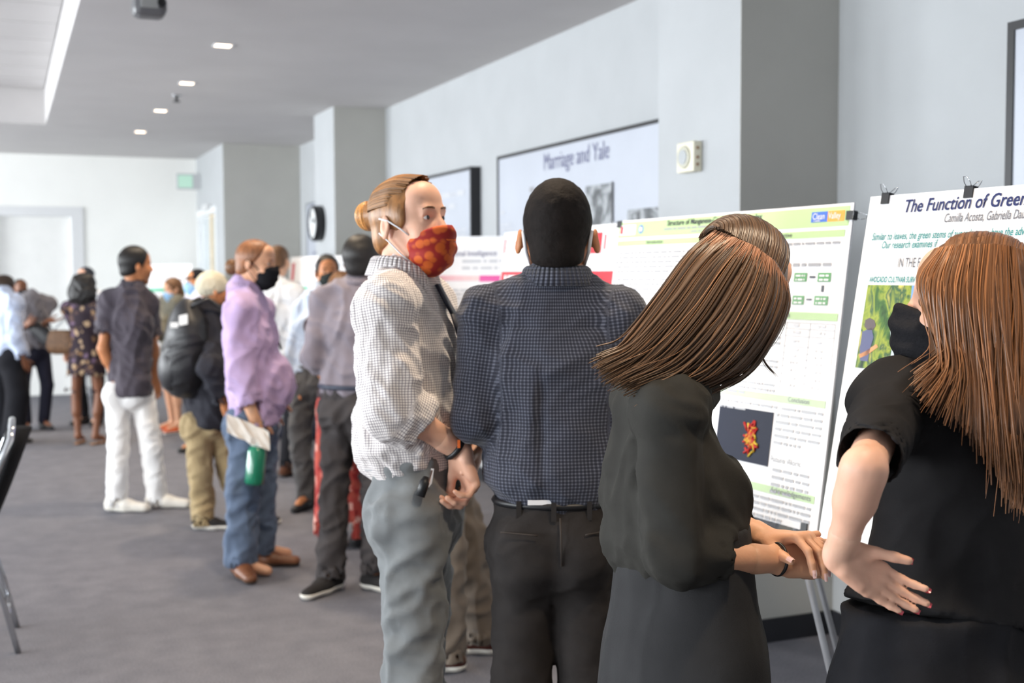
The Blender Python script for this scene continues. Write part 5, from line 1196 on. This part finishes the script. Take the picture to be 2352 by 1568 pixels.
# --- man in grey shirt, back turned
J, o = folk('black-haired man in mauve-grey shirt and dark trousers, back turned', 1.735, (800, 1352), 18, SKT, vox=.011, hvox=.0065, head_phi=8, px=dict(head=(830, 600, 0), neck=(826, 655, 0), sl=(752, 690, .02), sr=(890, 690, -.05), el=(722, 818, .0), wl=(745, 865, .16), er=(905, 820, 0), wr=(890, 880, .15), hl=(782, 925, .02), hr=(832, 925, -.02), kl=(766, 1140, .0), kr=(862, 1130, .0), al=(760, 1322, -.04), ar=(860, 1308, -.02)))
J['fl'] = facing(-150); J['fr'] = facing(120)
MAUVE = cloth('mauve_shirt', (126, 118, 126), var=.06)
sh_ = top(J, MAUVE, 'shirt', .017, 'roll', -.035, .0105, roll=.5, fs=F1, post=1); collar(J, MAUVE, sh_, .066, .045, gap=35)
tr = trousers(J, cloth('charcoal_trousers', (66, 62, 62), var=.1), vox=.0105, e=.012, rise=.1, th=.078, kn=.062, hemr=.066, fs=F2, post=1)
Pm = (J['hl']+J['hr'])/2+UP*.085; MB().tube([Pm+.158*math.cos(t)*J['l']+.118*math.sin(t)*J['f'] for t in np.linspace(0, 6.283, 36, endpoint=False)], .013, 6, closed=True).build('belt', M('navy_belt', (44, 52, 70), .5), tr)
shoes(J, cloth('black_sneaker', (46, 44, 44)), WHITESOLE, 'sneaker', .007, 1.1, .032)
add_hair(J, o, BLACKHAIR, .022, .0065, low=.006); add_mask(J['H'], o, BLKCLOTH, BLKCLOTH, .007)
# --- man in light blue shirt facing the camera
J, o = folk('masked man in light blue shirt facing the camera beside the red-logo poster', 1.67, (735, 1170), 188, SKT, vox=.012, hvox=.0065, head_phi=165, px=dict(head=(752, 628, 0), sr=(695, 712, .0), er=(680, 812, -.02), wr=(690, 888, -.04)))
LBLUE = cloth('pale_blue_shirt', (200, 212, 230), var=.04); sh_ = top(J, LBLUE, 'shirt', .02, 'long', -.03, .012, fs=F1, post=1); collar(J, LBLUE, sh_, .064, .045, gap=25)
trousers(J, cloth('dark_grey_trousers', (84, 82, 82)), vox=.012, rise=.1, fs=F2); shoes(J, BLACKM, RUBBER, 'shoe', .01)
add_hair(J, o, BLACKHAIR, .014, .0065, top=.008); add_mask(J['H'], o, cloth('dark_green_mask', (44, 50, 50)), BLKCLOTH, .006); face_bits(J['H'], o, BLACKHAIR)
# --- woman in red patterned skirt, mostly hidden
J, o = folk('brown-haired woman in long red patterned skirt behind the mauve-shirted man', 1.56, (792, 1252), 10, SKL, female=True, px=dict(head=(786, 668, 0), el=(768, 830, .05), wl=(776, 860, .25), er=(820, 830, .05), wr=(812, 860, .25)))
V, Q = hair_short(J['H'], .02, low=.04).mesh(.01, 1); quad_mesh('hair', V, Q, MIDBROWN, o)
top(J, cloth('dark_top', (70, 60, 64)), 'top', .014, 'long', -.05, .013); shoes(J, BLACKM, RUBBER, 'shoe', .01)
skirt(J, spots_mat('red_pattern', (176, 70, 62), [(206, 110, 98), (150, 44, 44), (226, 170, 156), (184, 84, 70)], 22), 'skirt', z1=.06, r0=.13, r1=.2, vox=.012, fs=[(UP, .06, .9, .012, 81)], post=1)
# --- person hidden behind the checked shirt
J, o = folk('person in beige shirt and brown trousers half hidden behind the checked-shirt man', 1.72, (1050, 1522), -70, SKL, vox=.012, D=4.78, stance=.06, px=dict(head=(958, 590, 0), neck=(965, 660, 0), sl=(968, 705, .14), sr=(990, 712, -.14), er=(1002, 870, -.2), wr=(985, 980, -.2), el=(960, 860, .2), wl=(955, 980, .15), hl=(1000, 985, .08), hr=(1010, 990, -.08), kr=(1020, 1250, -.08), kl=(1075, 1240, .1), ar=(1026, 1512, -.1), al=(1108, 1462, .12)))
J['fr'] = facing(-95); J['fl'] = facing(-80)
sh_ = top(J, cloth('beige_shirt', (206, 198, 190), var=.04), 'shirt', .018, 'long', -.03, .012, fs=F1); trousers(J, cloth('brown_grey_trousers', (112, 102, 92)), vox=.01, e=.012, rise=.1, th=.086, kn=.074, hemr=.07, fs=F2, post=1)
shoes(J, cloth('maroon_sneaker', (84, 48, 42)), WHITESOLE, 'sneaker', .008, 1.1, .032); add_hair(J, o, DKBROWN, .012); add_mask(J['H'], o, BLUEMASK, WHITECORD, .008)
# --- man in white trousers
J, o = folk('man in dark grey short-sleeved shirt and white trousers, hand in pocket', 1.755, (318, 1172), 40, SKT, vox=.011, hvox=.0065, head_phi=55, px=dict(head=(312, 612, 0), neck=(302, 665, 0), sl=(254, 698, -.02), sr=(335, 700, .05), el=(237, 800, -.06), wl=(266, 872, .0), er=(352, 800, .15), wr=(356, 870, .22), hl=(272, 890, -.02), hr=(325, 892, .04), kl=(272, 1030, .0), kr=(348, 1030, .06), al=(268, 1158, -.02), ar=(362, 1156, .1)), handkw={'l': dict(skip=False, curl=(.2, .2, .2))})
J['fl'] = facing(100); J['fr'] = facing(92)
sh_ = top(J, cloth('charcoal_polo', (74, 68, 76), var=.1), 'polo_shirt', .026, 'short', .05, .0105, fs=F1, post=1); collar(J, cloth('charcoal_polo', (74, 68, 76)), sh_, .064, .045, gap=30)
trousers(J, cloth('white_trousers', (244, 242, 240), var=.02), vox=.0105, e=.004, bulk=.88, rise=.04, th=.088, kn=.074, hemr=.072, fs=[(a_, b_, c_, d_*.5, e_) for a_, b_, c_, d_, e_ in F2], post=1)
shoes(J, cloth('white_shoe', (226, 220, 210), bump=.1), WHITESOLE, 'sneaker', .008, 1.15, .028); add_hair(J, o, BLACKHAIR, .014, .0065, top=.012)
# --- person with cap and backpack
J, o = folk('person in cream knit cap, black jacket and khaki trousers wearing a backpack', 1.60, (478, 1212), 55, SKT, vox=.012, head_phi=58, px=dict(head=(490, 668, 0), neck=(480, 712, 0), sl=(448, 745, -.06), sr=(510, 745, .08), el=(440, 850, .0), wl=(480, 900, .1), hl=(455, 960, -.03), hr=(500, 958, .05), kl=(460, 1080, -.02), kr=(528, 1080, .06), al=(468, 1202, -.04), ar=(572, 1196, .1)))
J['fl'] = facing(95); J['fr'] = facing(90)
top(J, cloth('black_jacket', (50, 50, 56)), 'jacket', .034, 'long', .06, .012, fs=F1); trousers(J, cloth('khaki_trousers', (160, 140, 104), var=.1), vox=.011, e=.006, bulk=.92, rise=.03, th=.092, kn=.082, hemr=.078, fs=F2, post=1)
shoes(J, cloth('black_sneaker', (46, 44, 44)), WHITESOLE, 'sneaker', .008, 1.1, .03)
F = SDF(); H = J['H']; H.ell(F, (0, -.012, .04), (.092, .114, .1)); H.half(F, (0, .02, -.012), (0, .25, -1)); V, Q = wrinkled(F, .008, [(UP, .02, .05, .004, 91)], 1); quad_mesh('knit_cap', V, Q, cloth('cream_knit', (216, 208, 184), bump=.6, bscale=160), o)
BP = M('backpack_nylon', (34, 34, 37), .45, var=.15, bump=.2)
c = P(432, 800, depth_of(J['neck'])-.1); fb = facing(60); lb = leftof(fb)
e = empty('backpack', c-UP*.3, 'black backpack with pale logo on the back of the cream-capped person', 'backpack')
F = SDF(); F.ell(c, (lb, fb, UP), (.16, .13, .3), .03); F.ell(c-UP*.1-fb*.05, (lb, fb, UP), (.15, .12, .19), .03); V, Q = wrinkled(F, .01, [(unit(RG+.4*UP), .07, .2, .01, 92)], 1); quad_mesh('bag_body', V, Q, BP, e)
F = SDF(); F.ell(c-UP*.12-fb*.11, (lb, fb, UP), (.12, .07, .14), .03); V, Q = F.mesh(.01, 1); quad_mesh('front_pocket', V, Q, BP, e)
lp = P(412, 748, depth_of(c)-.155); MB().obox(lp, RG*.05+UP*.01, UP*.06, -CF*.006).build('logo_patch', M('reflective_patch', (235, 235, 232), .3), e)
MB().obox(P(392, 752, depth_of(c)-.145), RG*.045, UP*.03, -CF*.005).build('logo_patch', M('reflective_patch', (235, 235, 232), .3), e)
for s in (-1, 1): MB().tube([c+lb*.09*s+UP*.26, c+lb*.1*s+UP*.3+fb*.1, c+lb*.11*s+UP*.2+fb*.24, c+lb*.12*s-UP*.05+fb*.2, c+lb*.12*s-UP*.18+fb*.08], .014, 6).build('shoulder_strap', BP, e)
# --- white-shirted person behind the lilac shirt
J, o = folk('person in white long-sleeved shirt and black trousers behind the lilac-shirted man', 1.72, (638, 1092), 20, SKL, px=dict(head=(640, 600, 0)))
top(J, cloth('white_shirt', (222, 224, 228), var=.03), 'shirt', .024, 'long', -.03, .013, bulk=1.1, fs=F1); trousers(J, BLKCLOTH, vox=.013, rise=.1); shoes(J, cloth('brown_suede', (86, 56, 42)), RUBBER, 'shoe', .01); add_hair(J, o, MIDBROWN)
# --- woman in olive jacket, and the man next to her
J, o = folk('woman in olive jacket and blue mask, looking down at her phone at the back', 1.57, (400, 992), 235, SKL, D=11.6, female=True, pitch=-20, px=dict(head=(398, 664, 0), er=(375, 760, -.1), wr=(358, 775, -.3)))
top(J, cloth('olive_jacket', (110, 106, 92)), 'jacket', .03, 'long', .18, .016, fs=F1); shoes(J, cloth('orange_shoe', (214, 96, 48)), WHITESOLE, 'shoe', .012)
skirt(J, cloth('taupe_dress', (150, 140, 128)), 'dress', z1=.62, r0=.13, r1=.2, vox=.016)
V, Q = hair_short(J['H'], .018, low=.05).mesh(.01, 1); quad_mesh('hair', V, Q, MIDBROWN, o); add_mask(J['H'], o, BLUEMASK, WHITECORD, .009, loops=False)
e = empty('mobile_phone', J['wr']-UP*.02, 'dark mobile phone in the hand of the woman in the olive jacket', 'phone'); MB().obox(J['wr']+RG*-.04, RG*.07, UP*.02+FG*.12, UP*.009).build('case', BLACKM, e, bevel=.003); MB().obox(J['wr']+RG*-.036+UP*.0092, RG*.062, UP*.018+FG*.11, UP*.001).build('screen', M('phone_screen', (60, 66, 74), .1), e)
J, o = folk('man with black cap and blue mask at the back beside the cream knit cap', 1.60, (462, 1040), 225, SKT, px=dict(head=(452, 648, 0)))
top(J, cloth('pale_check', (206, 204, 220)), 'shirt', .018, 'long', .0, .016); trousers(J, BLKCLOTH, vox=.016); shoes(J, BLACKM, RUBBER, 'shoe', .012); add_mask(J['H'], o, BLUEMASK, WHITECORD, .009, loops=False)
H = J['H']; F = SDF(); H.ell(F, (0, -.012, .04), (.088, .11, .096)); H.half(F, (0, 0, .03), (0, 0, -1)); V, Q = F.mesh(.01, 1); cp = quad_mesh('cap', V, Q, BLKCLOTH, o); F = SDF(); H.cone(F, (0, .07, .045), (0, .14, .035), .06, .05, flat=(H.u, .12)); V, Q = F.mesh(.01, 1); quad_mesh('visor', V, Q, BLKCLOTH, cp)
# --- woman in floral dress with a handbag
J, o = folk('woman with long black hair in dark floral dress, back turned', 1.545, (202, 1020), 10, SKB, female=True, vox=.013, head_phi=30, px=dict(el=(176, 760, .0), wl=(168, 800, .1)))
FLORAL = spots_mat('floral_print', (44, 34, 42), [(44, 34, 42), (150, 116, 84), (84, 64, 60), (104, 84, 104), (132, 104, 76), (176, 150, 120)], 20)
top(J, FLORAL, 'dress_top', .018, 'short', -.05, .013); skirt(J, FLORAL, 'dress_skirt', z1=.49, r0=.14, r1=.235, vox=.013, fs=[(UP, .07, .7, .012, 93)]); shoes(J, M('brown_leather', (120, 74, 46), .45), M('tan_sole', (150, 106, 72), .7), 'sandal', .01)
F = SDF(); H = J['H']; H.ell(F, (0, -.02, .03), (.14, .14, .125)); H.ell(F, (0, -.035, -.09), (.185, .15, .15), .04); H.half(F, (0, .06, .03), (0, 1, -.3)); V, Q = F.mesh(.01, 1); V = V+normals(V, Q)*(.02*(noise3(V/.03)-.5))[:, None]; quad_mesh('hair', V, Q, BLACKHAIR, o)
c = P(142, 780, depth_of(J['base'])-.05); e = empty('handbag', c-UP*.13, 'brown woven handbag on the shoulder of the woman in the floral dress', 'handbag')
F = SDF(); F.cone(c-RG*.035+UP*.03, c+RG*.035+UP*.03, .09, .09, .03, (FG, .5)); F.cone(c-RG*.06-UP*.05, c+RG*.06-UP*.05, .085, .085, .03, (FG, .6)); F.half(c+UP*.09, UP); V, Q = F.mesh(.012, 1); quad_mesh('bag_body', V, Q, M('woven_brown', (104, 74, 48), .6, var=.4, vscale=50, bump=.5, bscale=70), e)
MB().tube([c-RG*.1+UP*.06, P(155, 725, depth_of(c)), P(172, 700, depth_of(c)+.06), P(165, 735, depth_of(c)+.05), c+RG*.1+UP*.06], .009, 6).build('strap', M('grey_strap', (176, 180, 182), .5), e)
# --- person with dark cap far behind her
J, o = folk('person with dark cap far behind the woman in the floral dress', 1.62, (208, 975), 200, SKP, px={})
H = J['H']; F = SDF(); H.ell(F, (0, -.012, .04), (.088, .11, .096)); H.half(F, (0, 0, .03), (0, 0, -1)); V, Q = F.mesh(.012, 1); cp = quad_mesh('cap', V, Q, cloth('navy_cap', (52, 56, 66)), o); F = SDF(); H.cone(F, (0, .07, .045), (0, .14, .035), .06, .05, flat=(H.u, .14)); V, Q = F.mesh(.012, 1); quad_mesh('visor', V, Q, cloth('navy_cap', (52, 56, 66)), cp)
top(J, cloth('white_shirt', (222, 224, 228)), 'shirt', .018, 'long', .0, .016); trousers(J, BLKCLOTH, vox=.016); shoes(J, BLACKM, RUBBER, 'shoe', .012)
# --- pair at the far left
J, o = folk('woman in pale blue blouse and black trousers at the left edge, back half turned', 1.60, (22, 1018), 35, SKB, female=True, vox=.013, px=dict(head=(12, 662, 0)))
top(J, cloth('pale_blue_blouse', (188, 198, 220), var=.04), 'blouse', .028, 'long', .0, .013, bulk=1.15, fs=F1); trousers(J, BLKCLOTH, vox=.013, e=.03, th=.1, kn=.09, hemr=.09, bulk=1.1); shoes(J, BLACKM, RUBBER, 'shoe', .012)
V, Q = hair_short(J['H'], .03, low=.06).mesh(.01, 1); quad_mesh('hair', V, Q, DKBROWN, o)
J, o = folk('person with black mask and grey top gesturing beside the woman in the blue blouse', 1.56, (82, 988), 140, SKB, vox=.013, px=dict(head=(47, 665, 0), el=(88, 758, -.1), wl=(108, 738, -.2), er=(40, 760, -.1), wr=(60, 745, -.25)), handkw={'l': dict(d=unit(RG+.1*UP), n=unit(UP-.3*FG), curl=(.15, .2, .1))})
top(J, cloth('grey_top', (116, 112, 116)), 'top', .02, 'three', .0, .013, fs=F1); trousers(J, cloth('navy_trousers', (36, 36, 48)), vox=.013); shoes(J, BLACKM, RUBBER, 'shoe', .012)
add_hair(J, o, BLACKHAIR, .006, .01, line=-.02); add_mask(J['H'], o, BLKCLOTH, BLKCLOTH, .009, loops=False)
c = P(96, 768, depth_of(J['base'])-.16); e = empty('shoulder_bag', c-UP*.14, 'black shoulder bag hanging from the arm of the gesturing person', 'handbag')
F = SDF(); F.cone(c-RG*.05+UP*.06, c+RG*.06-UP*.04, .075, .085, .03, (FG, .5)); V, Q = F.mesh(.012, 1); quad_mesh('bag_body', V, Q, BP, e); MB().tube([c-RG*.08+UP*.08, c+UP*.26, c+RG*.1+UP*.05], .008, 6).build('strap', BP, e)
# --- dark bag on the floor behind the lilac-shirted man
c = on_floor(688, 1008)+UP*.15; e = empty('duffel_bag', c-UP*.15, 'dark navy bag on the carpet behind the lilac-shirted man', 'bag')
F = SDF(); F.cone(c-RG*.12, c+RG*.14, .15, .15, .03, (FG, .8)); F.cone(c-RG*.14+UP*.18, c+RG*.12+UP*.12, .1, .1, .06, (FG, .8)); F.half((0, 0, .005), -UP); V, Q = wrinkled(F, .014, [(RG, .1, .2, .012, 95)], 1); quad_mesh('bag_body', V, Q, M('navy_nylon', (34, 36, 54), .6, var=.1), e)
MB().tube([c-RG*.1+UP*.2, c-RG*.05+UP*.36, c+RG*.05+UP*.36, c+RG*.1+UP*.16], .012, 6).build('carry_handle', BLKCLOTH, e)
